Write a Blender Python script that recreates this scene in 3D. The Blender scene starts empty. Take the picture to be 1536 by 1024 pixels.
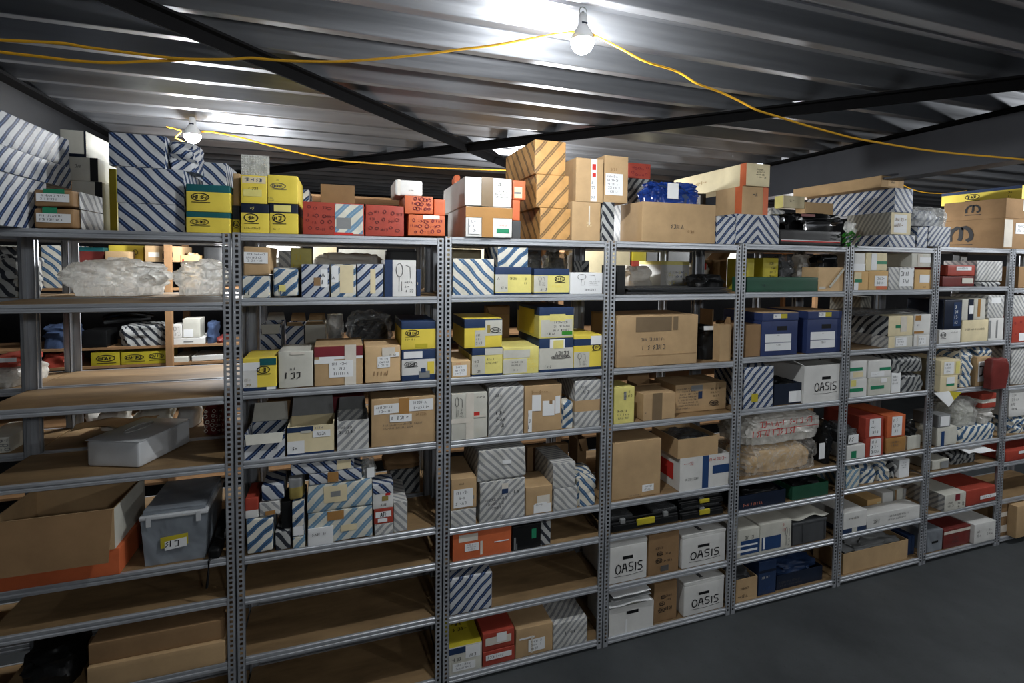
import bpy, math, random
from mathutils import Vector, Matrix, noise

# ------------------------------------------------------------------ camera
W_PX, H_PX = 1536, 1024
F_PX, CX_PX, CY_PX = 757.35, 768.0, 428.4
YAW, PITCH, ROLL = 0.32501, -0.04498, 0.01233
CAM = Vector((0.46072, -2.76117, 2.44692))
_f = Vector((math.sin(YAW)*math.cos(PITCH), math.cos(YAW)*math.cos(PITCH), math.sin(PITCH)))
_r0 = Vector((math.cos(YAW), -math.sin(YAW), 0)); _u0 = _r0.cross(_f)
RIGHT = math.cos(ROLL)*_r0 + math.sin(ROLL)*_u0
UP = math.cos(ROLL)*_u0 - math.sin(ROLL)*_r0
FWD = _f

def ray(x, y):
    return FWD + RIGHT*((x-CX_PX)/F_PX) - UP*((y-CY_PX)/F_PX)
def onY(x, y, Y):
    d = ray(x, y); return CAM + d*((Y-CAM.y)/d.y)
def onZ(x, y, Z):
    d = ray(x, y); return CAM + d*((Z-CAM.z)/d.z)
def onX(x, y, X):
    d = ray(x, y); return CAM + d*((X-CAM.x)/d.x)

scn = bpy.context.scene
COL = scn.collection
cam_d = bpy.data.cameras.new('camera'); cam = bpy.data.objects.new('camera', cam_d); COL.objects.link(cam)
cam_d.sensor_fit = 'HORIZONTAL'; cam_d.sensor_width = 36.0; cam_d.lens = F_PX*36.0/W_PX
cam_d.shift_y = -(H_PX/2-CY_PX)/W_PX; cam_d.clip_start = 0.05; cam_d.clip_end = 100
R3 = Matrix((RIGHT, UP, -FWD)).transposed()
cam.matrix_world = Matrix.Translation(CAM) @ R3.to_4x4()
scn.camera = cam

# ------------------------------------------------------------------ materials
def lin(c):
    return tuple(((v/255)/12.92 if v/255 <= .04045 else ((v/255+.055)/1.055)**2.4) for v in c) + (1.0,)
MATS = {}
def newmat(name):
    m = bpy.data.materials.new(name); m.use_nodes = True
    nt = m.node_tree; b = nt.nodes['Principled BSDF']; return m, nt, b
def N(nt, t, **kw):
    n = nt.nodes.new(t)
    for k, v in kw.items():
        if k.startswith('i_'): n.inputs[int(k[2:]) if k[2:].isdigit() else k[2:].replace('_', ' ')].default_value = v
        else: setattr(n, k, v)
    return n
def ramp(nt, stops, interp='LINEAR'):
    r = N(nt, 'ShaderNodeValToRGB'); e = r.color_ramp; e.interpolation = interp
    while len(e.elements) < len(stops): e.elements.new(.5)
    for el, (p, c) in zip(e.elements, stops): el.position = p; el.color = c
    return r
def mul(c, k):
    return (c[0]*k, c[1]*k, c[2]*k, 1)
def mat(name, rgb, rough=.8, metal=0., var=.18, scale=9., bump=.0, spec=.3, fine=0.):
    """plain surface of one colour with blotchy wear"""
    if name in MATS: return MATS[name]
    m, nt, b = newmat(name); L = nt.links
    tc = N(nt, 'ShaderNodeTexCoord')
    n1 = N(nt, 'ShaderNodeTexNoise', i_Scale=scale, i_Detail=5., i_Roughness=.62)
    L.new(tc.outputs['Object'], n1.inputs['Vector'])
    c = lin(rgb)
    r = ramp(nt, [(.28, mul(c, 1-var)), (.72, mul(c, 1+var))]); L.new(n1.outputs[0], r.inputs[0])
    L.new(r.outputs[0], b.inputs['Base Color'])
    b.inputs['Roughness'].default_value = rough; b.inputs['Metallic'].default_value = metal
    b.inputs['Specular IOR Level'].default_value = spec
    if bump:
        n2 = N(nt, 'ShaderNodeTexNoise', i_Scale=fine or scale*6, i_Detail=3.)
        L.new(tc.outputs['Object'], n2.inputs['Vector'])
        bp = N(nt, 'ShaderNodeBump', i_Strength=bump, i_Distance=.004)
        L.new(n2.outputs[0], bp.inputs['Height']); L.new(bp.outputs[0], b.inputs['Normal'])
    MATS[name] = m; return m
def stripes(name, base, dark, core=None, period=.075, duty=.42, ang=45, chev=False, rough=.55, wob=.012):
    """printed diagonal stripes, laid out on the faces in metres"""
    if name in MATS: return MATS[name]
    m, nt, b = newmat(name); L = nt.links
    uv = N(nt, 'ShaderNodeTexCoord'); sp = N(nt, 'ShaderNodeSeparateXYZ'); L.new(uv.outputs['UV'], sp.inputs[0])
    u = sp.outputs[0]
    if chev:
        a = N(nt, 'ShaderNodeMath', operation='ABSOLUTE'); L.new(u, a.inputs[0]); u = a.outputs[0]
    n1 = N(nt, 'ShaderNodeTexNoise', i_Scale=7., i_Detail=2.); L.new(uv.outputs['Object'], n1.inputs['Vector'])
    def M(op, x, y):
        q = N(nt, 'ShaderNodeMath', operation=op)
        for i, v in enumerate((x, y)):
            if isinstance(v, (int, float)): q.inputs[i].default_value = v
            else: L.new(v, q.inputs[i])
        return q.outputs[0]
    t = M('ADD', M('MULTIPLY', u, math.cos(math.radians(ang))), M('MULTIPLY', sp.outputs[1], math.sin(math.radians(ang))))
    t = M('ADD', t, M('MULTIPLY', M('SUBTRACT', n1.outputs[0], .5), wob*2))
    t = M('FRACT', M('DIVIDE', t, period), 0)
    B, D = lin(base), lin(dark); C = lin(core) if core else D
    e = .03; a0 = 1-duty
    st = [(0, B), (a0-e, B), (a0, D), (a0+duty*.38, D), (a0+duty*.5, C), (a0+duty*.62, D), (1-e, D), (1, B)]
    r = ramp(nt, st); L.new(t, r.inputs[0])
    n2 = N(nt, 'ShaderNodeTexNoise', i_Scale=14., i_Detail=4.); L.new(uv.outputs['Object'], n2.inputs['Vector'])
    r2 = ramp(nt, [(.3, (.78, .78, .76, 1)), (.65, (1, 1, 1, 1))]); L.new(n2.outputs[0], r2.inputs[0])
    mx = N(nt, 'ShaderNodeMix', data_type='RGBA', blend_type='MULTIPLY'); mx.inputs[0].default_value = 1
    L.new(r.outputs[0], mx.inputs[6]); L.new(r2.outputs[0], mx.inputs[7]); L.new(mx.outputs[2], b.inputs['Base Color'])
    b.inputs['Roughness'].default_value = rough; b.inputs['Specular IOR Level'].default_value = .3
    MATS[name] = m; return m
def film(name, rgb, cover=.4, rough=.18, scale=7.):
    """thin plastic film: partly see-through, glossy creases"""
    if name in MATS: return MATS[name]
    m, nt, b = newmat(name); L = nt.links
    tc = N(nt, 'ShaderNodeTexCoord')
    n1 = N(nt, 'ShaderNodeTexNoise', i_Scale=scale, i_Detail=2.5, i_Distortion=2.5); L.new(tc.outputs['Object'], n1.inputs['Vector'])
    bp = N(nt, 'ShaderNodeBump', i_Strength=.7, i_Distance=.02); L.new(n1.outputs[0], bp.inputs['Height'])
    L.new(bp.outputs[0], b.inputs['Normal'])
    b.inputs['Base Color'].default_value = lin(rgb); b.inputs['Roughness'].default_value = rough
    b.inputs['Specular IOR Level'].default_value = .6
    tr = N(nt, 'ShaderNodeBsdfTransparent'); tr.inputs[0].default_value = (.93, .94, .94, 1)
    mix = N(nt, 'ShaderNodeMixShader')
    r = ramp(nt, [(.3, (max(0, cover-.22),)*3+(1,)), (.7, (min(1, cover+.22),)*3+(1,))]); L.new(n1.outputs[0], r.inputs[0])
    tl = N(nt, 'ShaderNodeBsdfTranslucent'); tl.inputs[0].default_value = lin(rgb); m2 = N(nt, 'ShaderNodeMixShader', i_0=.35)
    L.new(b.outputs[0], m2.inputs[1]); L.new(tl.outputs[0], m2.inputs[2])
    L.new(r.outputs[0], mix.inputs[0]); L.new(tr.outputs[0], mix.inputs[1]); L.new(m2.outputs[0], mix.inputs[2])
    L.new(mix.outputs[0], nt.nodes['Material Output'].inputs['Surface'])
    MATS[name] = m; return m
def metal(name, rgb, rough=.38, streak=(2, 60, 60), var=.25, metallic=.9):
    if name in MATS: return MATS[name]
    m, nt, b = newmat(name); L = nt.links
    tc = N(nt, 'ShaderNodeTexCoord'); mp = N(nt, 'ShaderNodeMapping'); mp.inputs['Scale'].default_value = streak
    L.new(tc.outputs['Object'], mp.inputs[0])
    n1 = N(nt, 'ShaderNodeTexNoise', i_Scale=1., i_Detail=6., i_Roughness=.6); L.new(mp.outputs[0], n1.inputs['Vector'])
    c = lin(rgb); r = ramp(nt, [(.3, mul(c, 1-var)), (.7, mul(c, 1+var))]); L.new(n1.outputs[0], r.inputs[0])
    L.new(r.outputs[0], b.inputs['Base Color'])
    rr = ramp(nt, [(.3, (rough-.08,)*3+(1,)), (.7, (rough+.12,)*3+(1,))]); L.new(n1.outputs[0], rr.inputs[0])
    L.new(rr.outputs[0], b.inputs['Roughness']); b.inputs['Metallic'].default_value = metallic
    MATS[name] = m; return m

mat('kraft', (182, 153, 114), .85, var=.13, scale=6, bump=.08)
mat('kraft_pale', (206, 175, 132), .85, var=.12, scale=6, bump=.08)
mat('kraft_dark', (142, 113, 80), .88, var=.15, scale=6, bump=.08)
mat('tan', (202, 166, 112), .8, var=.1, scale=5)
mat('white', (212, 212, 208), .6, var=.1, scale=5)
mat('offwhite', (196, 195, 184), .7, var=.13, scale=6)
mat('cream', (216, 203, 166), .7, var=.12, scale=6)
mat('grey', (128, 130, 130), .6, var=.15)
mat('grey_dark', (70, 72, 74), .6, var=.2)
mat('yellow', (226, 204, 80), .5, var=.09, scale=5)
mat('yellow_pale', (218, 208, 124), .6, var=.14, scale=7)
mat('mustard', (186, 172, 48), .55, var=.15, scale=6)
mat('navy', (36, 55, 88), .5, var=.15)
mat('navy_dark', (20, 30, 48), .5, var=.2)
mat('archive_blue', (42, 56, 98), .55, var=.1)
mat('teal', (26, 88, 92), .5, var=.12)
mat('red', (160, 66, 52), .5, var=.16, scale=8)
mat('red_dark', (108, 44, 40), .5, var=.2)
mat('maroon', (120, 40, 48), .6, var=.15)
mat('orange', (198, 102, 62), .5, var=.14, scale=7)
mat('green', (30, 74, 54), .55, var=.15)
mat('green_tape', (40, 128, 92), .4, var=.1)
mat('black', (18, 19, 20), .45, var=.25)
mat('black_gloss', (12, 13, 14), .18, var=.2, spec=.5)
mat('ink', (26, 27, 30), .6, var=.05)
mat('ink_soft', (84, 82, 80), .7, var=.05)
mat('ink_pink', (214, 128, 104), .6, var=.05)
mat('ink_red', (190, 50, 44), .6, var=.05)
mat('paper', (228, 230, 230), .7, var=.05, scale=5)
mat('tape_brown', (166, 124, 74), .22, var=.1, spec=.5)
mat('tape_grey', (122, 104, 80), .25, var=.1, spec=.5)
mat('tape_clear', (214, 208, 196), .2, var=.1, spec=.5)
mat('tape_blue', (40, 68, 112), .3, var=.1)
mat('cable_yellow', (236, 178, 48), .45, var=.06)
mat('steel_paint_shaded', (13, 14, 16), .6, var=.12, scale=3)  # same beam paint, darkened so the left beam looks shaded
mat('steel_paint', (52, 54, 59), .5, var=.12, scale=3)
mat('black_paint', (7, 7, 8), .85, var=.2, spec=.1)
mat('plastic_white', (216, 216, 214), .4, var=.03)
mat('tub', (194, 197, 199), .3, var=.08, scale=4)
mat('wall_paint', (70, 70, 72), .8, var=.1)
mat('wood', (150, 116, 82), .7, var=.2, scale=8)
mat('cloth_white', (236, 232, 222), .9, var=.12, scale=8, bump=.4, fine=30)
mat('cloth_blue', (58, 74, 104), .9, var=.3, scale=9, bump=.4, fine=30)
mat('leaf_green', (58, 138, 48), .45, var=.3, scale=20)
mat('foil', (176, 158, 92), .3, metal=.4, var=.25, scale=14)
film('film_clear', (232, 232, 228), .4)
film('film_thin', (190, 192, 190), .26)
film('film_grey', (120, 122, 124), .55)
film('film_dark', (34, 36, 38), .8)
film('film_blue', (34, 70, 156), .93, rough=.22)
film('film_white', (236, 234, 228), .75, rough=.25)
film('film_gloss', (240, 238, 232), .2, rough=.1, scale=9.)
film('film_milk', (250, 250, 247), .74, rough=.1, scale=13.)
film('tub_clear', (172, 180, 188), .78, rough=.3, scale=2.)
metal('galv', (180, 184, 189), .4, (3, 70, 70), metallic=.42)
metal('galv_post', (166, 170, 175), .4, (60, 60, 4), metallic=.4)
metal('deck', (158, 161, 166), .37, (.6, 14, 14), var=.16, metallic=.86)
metal('wire', (140, 140, 138), .35)
WHT, NVY = (200, 203, 206), (36, 52, 86)
stripes('s_navy', WHT, NVY, (104, 134, 184), .046, .42, 45)
stripes('s_navy_r', WHT, NVY, (104, 134, 184), .046, .42, -45)
stripes('s_navy_big', WHT, NVY, (60, 90, 140), .06, .42, 40)
stripes('s_navy_fine', WHT, NVY, (90, 120, 170), .038, .42, -45)
stripes('s_chev', WHT, NVY, (70, 104, 160), .046, .42, 45, chev=True)
stripes('s_grey', (204, 204, 200), (150, 152, 154), None, .034, .42, 45)
stripes('s_grey_r', (206, 206, 202), (150, 152, 154), None, .034, .45, -45)
stripes('s_dark', (150, 152, 150), (52, 56, 62), None, .045, .42, -40, wob=.02)
stripes('s_dark_r', (176, 178, 176), (44, 48, 56), None, .048, .42, 42, wob=.02)
stripes('s_lblue', (216, 214, 200), (112, 146, 172), (150, 178, 196), .052, .45, -45)
stripes('s_blue', (222, 218, 204), (66, 98, 134), (128, 158, 184), .05, .42, 45, wob=.02)
stripes('s_blue_r', (222, 220, 208), (70, 104, 140), (38, 54, 82), .055, .46, -50, wob=.025)
stripes('s_tan', (196, 150, 92), (120, 94, 62), (182, 142, 90), .07, .3, -42)
stripes('s_hatch', (150, 148, 138), (112, 112, 106), None, .03, .5, 30)

def build_board():
    m, nt, b = newmat('hardboard'); L = nt.links
    tc = N(nt, 'ShaderNodeTexCoord'); mp = N(nt, 'ShaderNodeMapping'); mp.inputs['Scale'].default_value = (2, 7, 7)
    L.new(tc.outputs['Object'], mp.inputs[0])
    n1 = N(nt, 'ShaderNodeTexNoise', i_Scale=1.4, i_Detail=8., i_Roughness=.6); L.new(mp.outputs[0], n1.inputs['Vector'])
    r = ramp(nt, [(.3, lin((112, 90, 62))), (.7, lin((158, 130, 92)))]); L.new(n1.outputs[0], r.inputs[0])
    L.new(r.outputs[0], b.inputs['Base Color']); b.inputs['Roughness'].default_value = .62
    MATS['hardboard'] = m
build_board()
def build_floor():
    m, nt, b = newmat('floor_concrete'); L = nt.links
    tc = N(nt, 'ShaderNodeTexCoord')
    n1 = N(nt, 'ShaderNodeTexNoise', i_Scale=1.3, i_Detail=9., i_Roughness=.65); L.new(tc.outputs['Object'], n1.inputs['Vector'])
    r = ramp(nt, [(.3, lin((44, 48, 50))), (.7, lin((70, 74, 76)))]); L.new(n1.outputs[0], r.inputs[0])
    v = N(nt, 'ShaderNodeTexNoise', i_Scale=60., i_Detail=2.); L.new(tc.outputs['Object'], v.inputs['Vector'])
    r2 = ramp(nt, [(.2, (.6, .6, .6, 1)), (.36, (1, 1, 1, 1)), (.72, (1, 1, 1, 1)), (.8, (1.25, 1.25, 1.2, 1))]); L.new(v.outputs[0], r2.inputs[0])
    mx = N(nt, 'ShaderNodeMix', data_type='RGBA', blend_type='MULTIPLY'); mx.inputs[0].default_value = 1
    L.new(r.outputs[0], mx.inputs[6]); L.new(r2.outputs[0], mx.inputs[7]); L.new(mx.outputs[2], b.inputs['Base Color'])
    b.inputs['Roughness'].default_value = .7; MATS['floor_concrete'] = m
build_floor()
def build_glow():
    m, nt, b = newmat('lamp_glow')
    b.inputs['Base Color'].default_value = (1, 1, 1, 1)
    b.inputs['Emission Color'].default_value = (.97, .99, 1, 1); b.inputs['Emission Strength'].default_value = LAMP_E
    MATS['lamp_glow'] = m
EXPOSURE = 1.35
LAMP_E = 40.0
build_glow()

# ------------------------------------------------------------------ mesh helpers
class MB:
    """collects faces with material names; build() links ONE mesh object"""
    def __init__(s): s.v = []; s.f = []; s.m = []; s.smooth = False
    def face(s, pts, m):
        b = len(s.v); s.v.extend(Vector(p) for p in pts); s.f.append(tuple(range(b, b+len(pts)))); s.m.append(m)
    def add(s, verts, faces, m):
        b = len(s.v); s.v.extend(Vector(p) for p in verts)
        for f in faces: s.f.append(tuple(b+i for i in f)); s.m.append(m)
        return b
    def box(s, x0, x1, y0, y1, z0, z1, m):
        p = [(x, y, z) for z in (z0, z1) for y in (y0, y1) for x in (x0, x1)]
        s.add(p, [(0, 2, 3, 1), (4, 5, 7, 6), (0, 1, 5, 4), (2, 6, 7, 3), (0, 4, 6, 2), (1, 3, 7, 5)], m)
    def bar(s, a, b, w, h, m, up=Vector((0, 0, 1))):
        a, b = Vector(a), Vector(b); d = (b-a).normalized(); r = d.cross(up).normalized()*w/2; u = r.cross(d).normalized()*h/2
        p = [q+i*r+j*u for q in (a, b) for j in (-1, 1) for i in (-1, 1)]
        s.add(p, [(0, 2, 3, 1), (4, 5, 7, 6), (0, 1, 5, 4), (2, 6, 7, 3), (0, 4, 6, 2), (1, 3, 7, 5)], m)
    def rbox(s, x0, x1, y0, y1, z0, z1, m, r=.004, n=4, bulge=0., zcuts=(), zm=None, rnd=None, crush=0.):
        """carton with rounded edges; zcuts adds horizontal print lines, zm(zrel) names the material there"""
        r = min(r, .3*(x1-x0), .3*(y1-y0), .3*(z1-z0))
        c = Vector(((x0+x1)/2, (y0+y1)/2, (z0+z1)/2)); h = Vector(((x1-x0)/2, (y1-y0)/2, (z1-z0)/2))
        def axis(hh, extra=()):
            g = [-hh, -hh+r*.4, -hh+r] + [-hh+r+(2*hh-2*r)*i/n for i in range(1, n)] + [hh-r, hh-r*.4, hh]
            g += [e for e in extra if all(abs(e-q) > 1e-4 for q in g)]
            return sorted(g)
        ax = [axis(h.x), axis(h.y), axis(h.z, [(-1+2*t)*h.z for t in zcuts])]
        def pos(p):
            q = Vector([max(-h[i]+r, min(h[i]-r, p[i])) for i in range(3)]); d = p-q
            o = q + d.normalized()*r if d.length > 1e-9 else q
            if bulge:
                for i in range(3):
                    if abs(abs(p[i])-h[i]) < 1e-6:
                        j, k = [(1, 2), (0, 2), (0, 1)][i]
                        w = max(0, 1-(p[j]/h[j])**2)*max(0, 1-(p[k]/h[k])**2)
                        o[i] -= math.copysign(bulge*w, p[i])
            if crush:
                nz = noise.noise_vector((o+c)*9+Vector((7, 3, 1)))*crush
                lim = lambda v, hh: max(-hh, min(hh, v))
                o = Vector([lim(o[i]*(1-crush*.5/max(h[i], .02)) + nz[i], h[i]) for i in range(3)])
            return o + c
        for i, (j, k) in enumerate([(1, 2), (0, 2), (0, 1)]):
            for sg in (-1, 1):
                idx = {}; b = len(s.v)
                for a, va in enumerate(ax[j]):
                    for e, ve in enumerate(ax[k]):
                        p = [0, 0, 0]; p[i] = sg*h[i]; p[j] = va; p[k] = ve
                        s.v.append(pos(Vector(p))); idx[a, e] = len(s.v)-1
                for a in range(len(ax[j])-1):
                    for e in range(len(ax[k])-1):
                        f = (idx[a, e], idx[a+1, e], idx[a+1, e+1], idx[a, e+1])
                        flip = (sg < 0) ^ (i == 1)
                        s.f.append(tuple(reversed(f)) if flip else f)
                        if zm:
                            zr = (sum(s.v[q].z for q in f)/4-z0)/(z1-z0)
                            s.m.append(zm(min(.9999, max(0, zr)), i == 2))
                        else: s.m.append(m)
        s.smooth = True
    def tube(s, pts, r, m, n=8, cap=True):
        pts = [Vector(p) for p in pts]; rings = []
        for i, p in enumerate(pts):
            d = (pts[min(i+1, len(pts)-1)]-pts[max(i-1, 0)]).normalized()
            a = d.cross(Vector((0, 0, 1)) if abs(d.z) < .9 else Vector((1, 0, 0))).normalized(); b = d.cross(a)
            rings.append([p+r*(math.cos(t)*a+math.sin(t)*b) for t in [2*math.pi*k/n for k in range(n)]])
        base = len(s.v); s.v.extend(q for g in rings for q in g)
        for i in range(len(pts)-1):
            for k in range(n):
                k2 = (k+1) % n
                s.f.append((base+i*n+k, base+i*n+k2, base+(i+1)*n+k2, base+(i+1)*n+k)); s.m.append(m)
        if cap:
            s.f.append(tuple(base+k for k in range(n))); s.m.append(m)
            s.f.append(tuple(base+(len(pts)-1)*n+k for k in reversed(range(n)))); s.m.append(m)
        s.smooth = True
    def lathe(s, prof, m, n=24):
        base = len(s.v)
        for r, z in prof:
            s.v.extend(Vector((r*math.cos(2*math.pi*k/n), r*math.sin(2*math.pi*k/n), z)) for k in range(n))
        for i in range(len(prof)-1):
            for k in range(n):
                k2 = (k+1) % n; s.f.append((base+i*n+k, base+i*n+k2, base+(i+1)*n+k2, base+(i+1)*n+k)); s.m.append(m)
        s.smooth = True
    def build(s, name, parent=None, loc=(0, 0, 0), rz=0.):
        me = bpy.data.meshes.new(name); me.from_pydata([tuple(v) for v in s.v], [], s.f)
        names = []
        for k in s.m:
            if k not in names: names.append(k)
        for k in names: me.materials.append(MATS[k])
        me.polygons.foreach_set('material_index', [names.index(k) for k in s.m])
        uv = me.uv_layers.new(name='UVMap').data
        for p in me.polygons:
            n = p.normal; a = max(range(3), key=lambda i: abs(n[i])); j, k = [(1, 2), (0, 2), (0, 1)][a]
            for li in p.loop_indices:
                co = me.vertices[me.loops[li].vertex_index].co; uv[li].uv = (co[j], co[k])
        if s.smooth:
            me.polygons.foreach_set('use_smooth', [True]*len(me.polygons))
            me.set_sharp_from_angle(angle=math.radians(38))
        me.update()
        o = bpy.data.objects.new(name, me); COL.objects.link(o); o.location = loc; o.rotation_euler = (0, 0, rz)
        if parent: o.parent = parent
        return o
def tag(o, label, cat, group=None):
    o['label'] = label; o['category'] = cat
    if group: o['group'] = group
    return o
def structure(o): o['kind'] = 'structure'; return o
def empty(name, loc, rz=0):
    o = bpy.data.objects.new(name, None); COL.objects.link(o); o.location = loc; o.rotation_euler = (0, 0, rz); return o

# ------------------------------------------------------------------ the room
CEIL = 3.45                                         # underside of the decking ribs
b = MB(); b.face([(-5, -5, 0), (12, -5, 0), (12, 8, 0), (-5, 8, 0)], 'floor_concrete'); structure(b.build('floor'))
b = MB(); y = -5.03
prof = []
while y < 8:
    H = CEIL+.085                                  # ribs with rounded bends
    prof += [(y-.003, CEIL+.004), (y, CEIL+.0012), (y+.004, CEIL), (y+.045, CEIL), (y+.049, CEIL+.0012), (y+.052, CEIL+.004), (y+.082, H-.004), (y+.086, H), (y+.185, H), (y+.189, H-.008), (y+.205, H-.008), (y+.209, H), (y+.232, H), (y+.236, H-.003)]
    y += .31
for i in range(len(prof)-1):
    (ya, za), (yb, zb) = prof[i], prof[i+1]
    b.face([(-5, ya, za), (-5, yb, zb), (12, yb, zb), (12, ya, za)], 'deck')
structure(b.build('ceiling'))
for nm, q in (('wall_back', [(-5, 8, 0), (12, 8, 0), (12, 8, 3.6), (-5, 8, 3.6)]), ('wall_front', [(-5, -5, 0), (-5, -5, 3.6), (12, -5, 3.6), (12, -5, 0)]),
              ('wall_left', [(-5, -5, 0), (-5, 8, 0), (-5, 8, 3.6), (-5, -5, 3.6)]), ('wall_right', [(12, -5, 0), (12, -5, 3.6), (12, 8, 3.6), (12, 8, 0)])):
    b = MB(); b.face(q, 'wall_paint'); structure(b.build(nm))
def ibeam(name, X, zb, zt, y0, y1, sm):
    b = MB()
    b.box(X-.09, X+.09, y0, y1, zt-.018, zt, 'black_paint'); b.box(X-.09, X+.09, y0, y1, zb, zb+.016, sm)
    b.box(X-.007, X+.007, y0, y1, zb+.016, zt-.018, sm); return structure(b.build(name))
ibeam('beam_right', 4.49, 3.12, CEIL, -5, 8, 'steel_paint'); ibeam('beam_left', -1.36, 3.02, CEIL, -5, 8, 'steel_paint_shaded')
def brace(name, p, q, ext0, ext1):
    a, c = onZ(*p, CEIL-.02), onZ(*q, CEIL-.02); d = (c-a).normalized()
    b = MB(); b.bar(a-d*ext0, c+d*ext1, .085, .012, 'black_paint'); b.bar(a-d*ext0+Vector((0, 0, -.03)), c+d*ext1+Vector((0, 0, -.03)), .012, .06, 'black_paint')
    return structure(b.build(name))

LAMP_W = (27, 11)
LIGHTS = [('bulb_beyond_left', (-3.2, -.95, 3.2), 4, .05), ('bulb_beyond_right', (6.8, -1.1, 3.15), 42, .05),
          ('fill_rear_aisle_near', (-.35, 1.36, 2.52), 17, .05), ('bulb_rear_aisle', (2.2, 1.34, 2.78), 26, .05), ('bulb_rear_aisle_far', (5.2, 1.34, 2.78), 32, .05),  # the near one is an added fill to brighten the film sacks
          ('fill_behind_near', (1.4, -4.3, 3.0), 28, .12), ('fill_behind_far', (5.4, -4.3, 3.0), 48, .12)]  # added fill lights behind the camera, not bulbs of the string
brace('trim_1', (203, 0), (735, 232), 1.35, 3.3); brace('trim_2', (1536, 117), (400, 253), .9, 1.4)
b = MB(); b.box(-1.27, 4.4, 5.2, 5.32, 3.2, CEIL, 'black_paint'); structure(b.build('trim_3'))

# ------------------------------------------------------------------ racks
PX = {-2: -2.05, -1: -1.05, 0: -.047, 1: .997, 2: 2.029, 3: 3.038, 4: 4.041, 5: 4.994, 6: 5.955, 7: 6.95}   # post pairs
ZL = {1: [2.578, 2.257, 1.794, 1.444, .955, .747, .432, .067], 2: [2.587, 2.262, 1.797, 1.438, .934, .729, .411, .057],
      3: [2.589, 2.256, 1.794, 1.437, .934, .723, .39, .051], 4: [2.597, 2.265, 1.814, 1.449, .95, .73, .382, .057],
      5: [2.606, 2.274, 1.822, 1.456, .973, .749, .399, .061], 6: [2.62, 2.296, 1.831, 1.445, .97, .762, .408, .068]}
ZL[0] = [onY(336, yy, 0).z for yy in (350, 453.6, 594.5, 696, 836.7, 898, 994)] + [.06]
ZL[-1] = ZL[0]; ZL[7] = [2.62, 2.28, 1.80, 1.42, .97, .74, .40, .06]
DEPTH, PW, G0 = .43, .0385, .0025
BAYNAME = ['first', 'second', 'third', 'fourth', 'fifth', 'sixth', 'seventh', 'eighth']
SHELF = ['top', 'second', 'third', 'fourth', 'fifth', 'sixth', 'seventh', 'bottom']

def post_mesh(x0, sx, y0, sy, h, holes):
    """slotted angle post standing at the corner x0,y0 with its legs towards sx,sy"""
    b = MB(); t = .002; m = 'galv_post'
    xs = [0, .0125, .0265, PW]
    def q(xa, xb, za, zb):
        xa, xb = x0+sx*xa, x0+sx*xb
        if xa > xb: xa, xb = xb, xa
        for yy, fl in ((y0, 0), (y0+sy*t, 1)):
            p = [(xa, yy, za), (xb, yy, za), (xb, yy, zb), (xa, yy, zb)]
            b.face(p if (sy > 0) ^ fl else p[::-1], m)
    if holes:
        q(xs[0], xs[1], 0, h); q(xs[2], xs[3], 0, h)
        z = 0.; z1 = .03
        while z1 < h:
            q(xs[1], xs[2], z, z1)
            for a in (xs[1], xs[2]):           # slot cheeks
                X = x0+sx*a; b.face([(X, y0, z1), (X, y0+sy*t, z1), (X, y0+sy*t, min(h, z1+.0145)), (X, y0, min(h, z1+.0145))], m)
            z = z1+.0145; z1 += .025
        q(xs[1], xs[2], min(z, h-.002), h)
    else: q(0, PW, 0, h)
    a, c = sorted((x0, x0+sx*t)); e, f = sorted((y0, y0+sy*PW)); b.box(a, c, e, f, 0, h, m)
    a, c = sorted((x0+sx*(PW-t), x0+sx*PW)); e, f = sorted((y0, y0+sy*.009)); b.box(a, c, e, f, 0, h, m)
    return b
BEAM = [(0, 0), (-.0035, -.003), (-.0035, -.014), (.0015, -.018), (.0015, -.021), (-.0035, -.025), (-.0035, -.036), (0, -.039), (.012, -.039), (.012, 0)]
def beam_mesh(xa, xb, y, z, sy):
    b = MB(); n = len(BEAM); pa = [(xa, y+sy*p, z+q) for p, q in BEAM]; pb = [(xb, y+sy*p, z+q) for p, q in BEAM]
    b.add(pa+pb, [(i, (i+1) % n, n+(i+1) % n, n+i)[::(1 if sy < 0 else -1)] for i in range(n)], 'galv')
    b.face(pa, 'galv'); b.face(pb, 'galv'); return b
def unit(k, y0, label, holes=True, group=None):
    """one shelving unit: four posts, eight boards, front and rear beams"""
    xa, xb = PX[k-1]+G0, PX[k]-G0; zs = ZL[k]; h = zs[0]+.0004
    r = empty('shelving_unit', ((xa+xb)/2, y0+DEPTH/2, 0)); tag(r, label, 'shelving', group)
    loc = (-(xa+xb)/2, -y0-DEPTH/2, 0)
    for x, sx in ((xa, 1), (xb, -1)):
        post_mesh(x, sx, y0, 1, h, holes).build('post', r, loc); post_mesh(x, sx, y0+DEPTH, -1, h, False).build('post', r, loc)
    for z in zs:
        beam_mesh(xa+PW-.002, xb-PW+.002, y0+.004, z, 1).build('beam', r, loc)
        beam_mesh(xa+PW-.002, xb-PW+.002, y0+DEPTH-.004, z, -1).build('beam', r, loc)
        b = MB(); b.box(xa+.003, xb-.003, y0+.0165, y0+DEPTH-.0165, z-.012, z-.0015, 'hardboard'); b.build('shelf_board', r, loc)
    return r
desc = ['half empty galvanised shelving unit holding a clear storage tub', 'galvanised shelving unit with four bare lower boards, red cartons on top',
        'galvanised shelving unit with navy and yellow cartons, white taped cartons on top', 'galvanised shelving unit holding white cartons lettered in marker above the floor',
        'galvanised shelving unit holding two blue archive boxes', 'galvanised shelving unit holding white cartons with green labels',
        'galvanised shelving unit overflowing with red cartons and striped sacks', 'galvanised shelving unit cut by the picture edge on the right']
for k in range(8): unit(k, 0., desc[k])
Y2 = DEPTH+.022                                      # the row standing back to back with it
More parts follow.
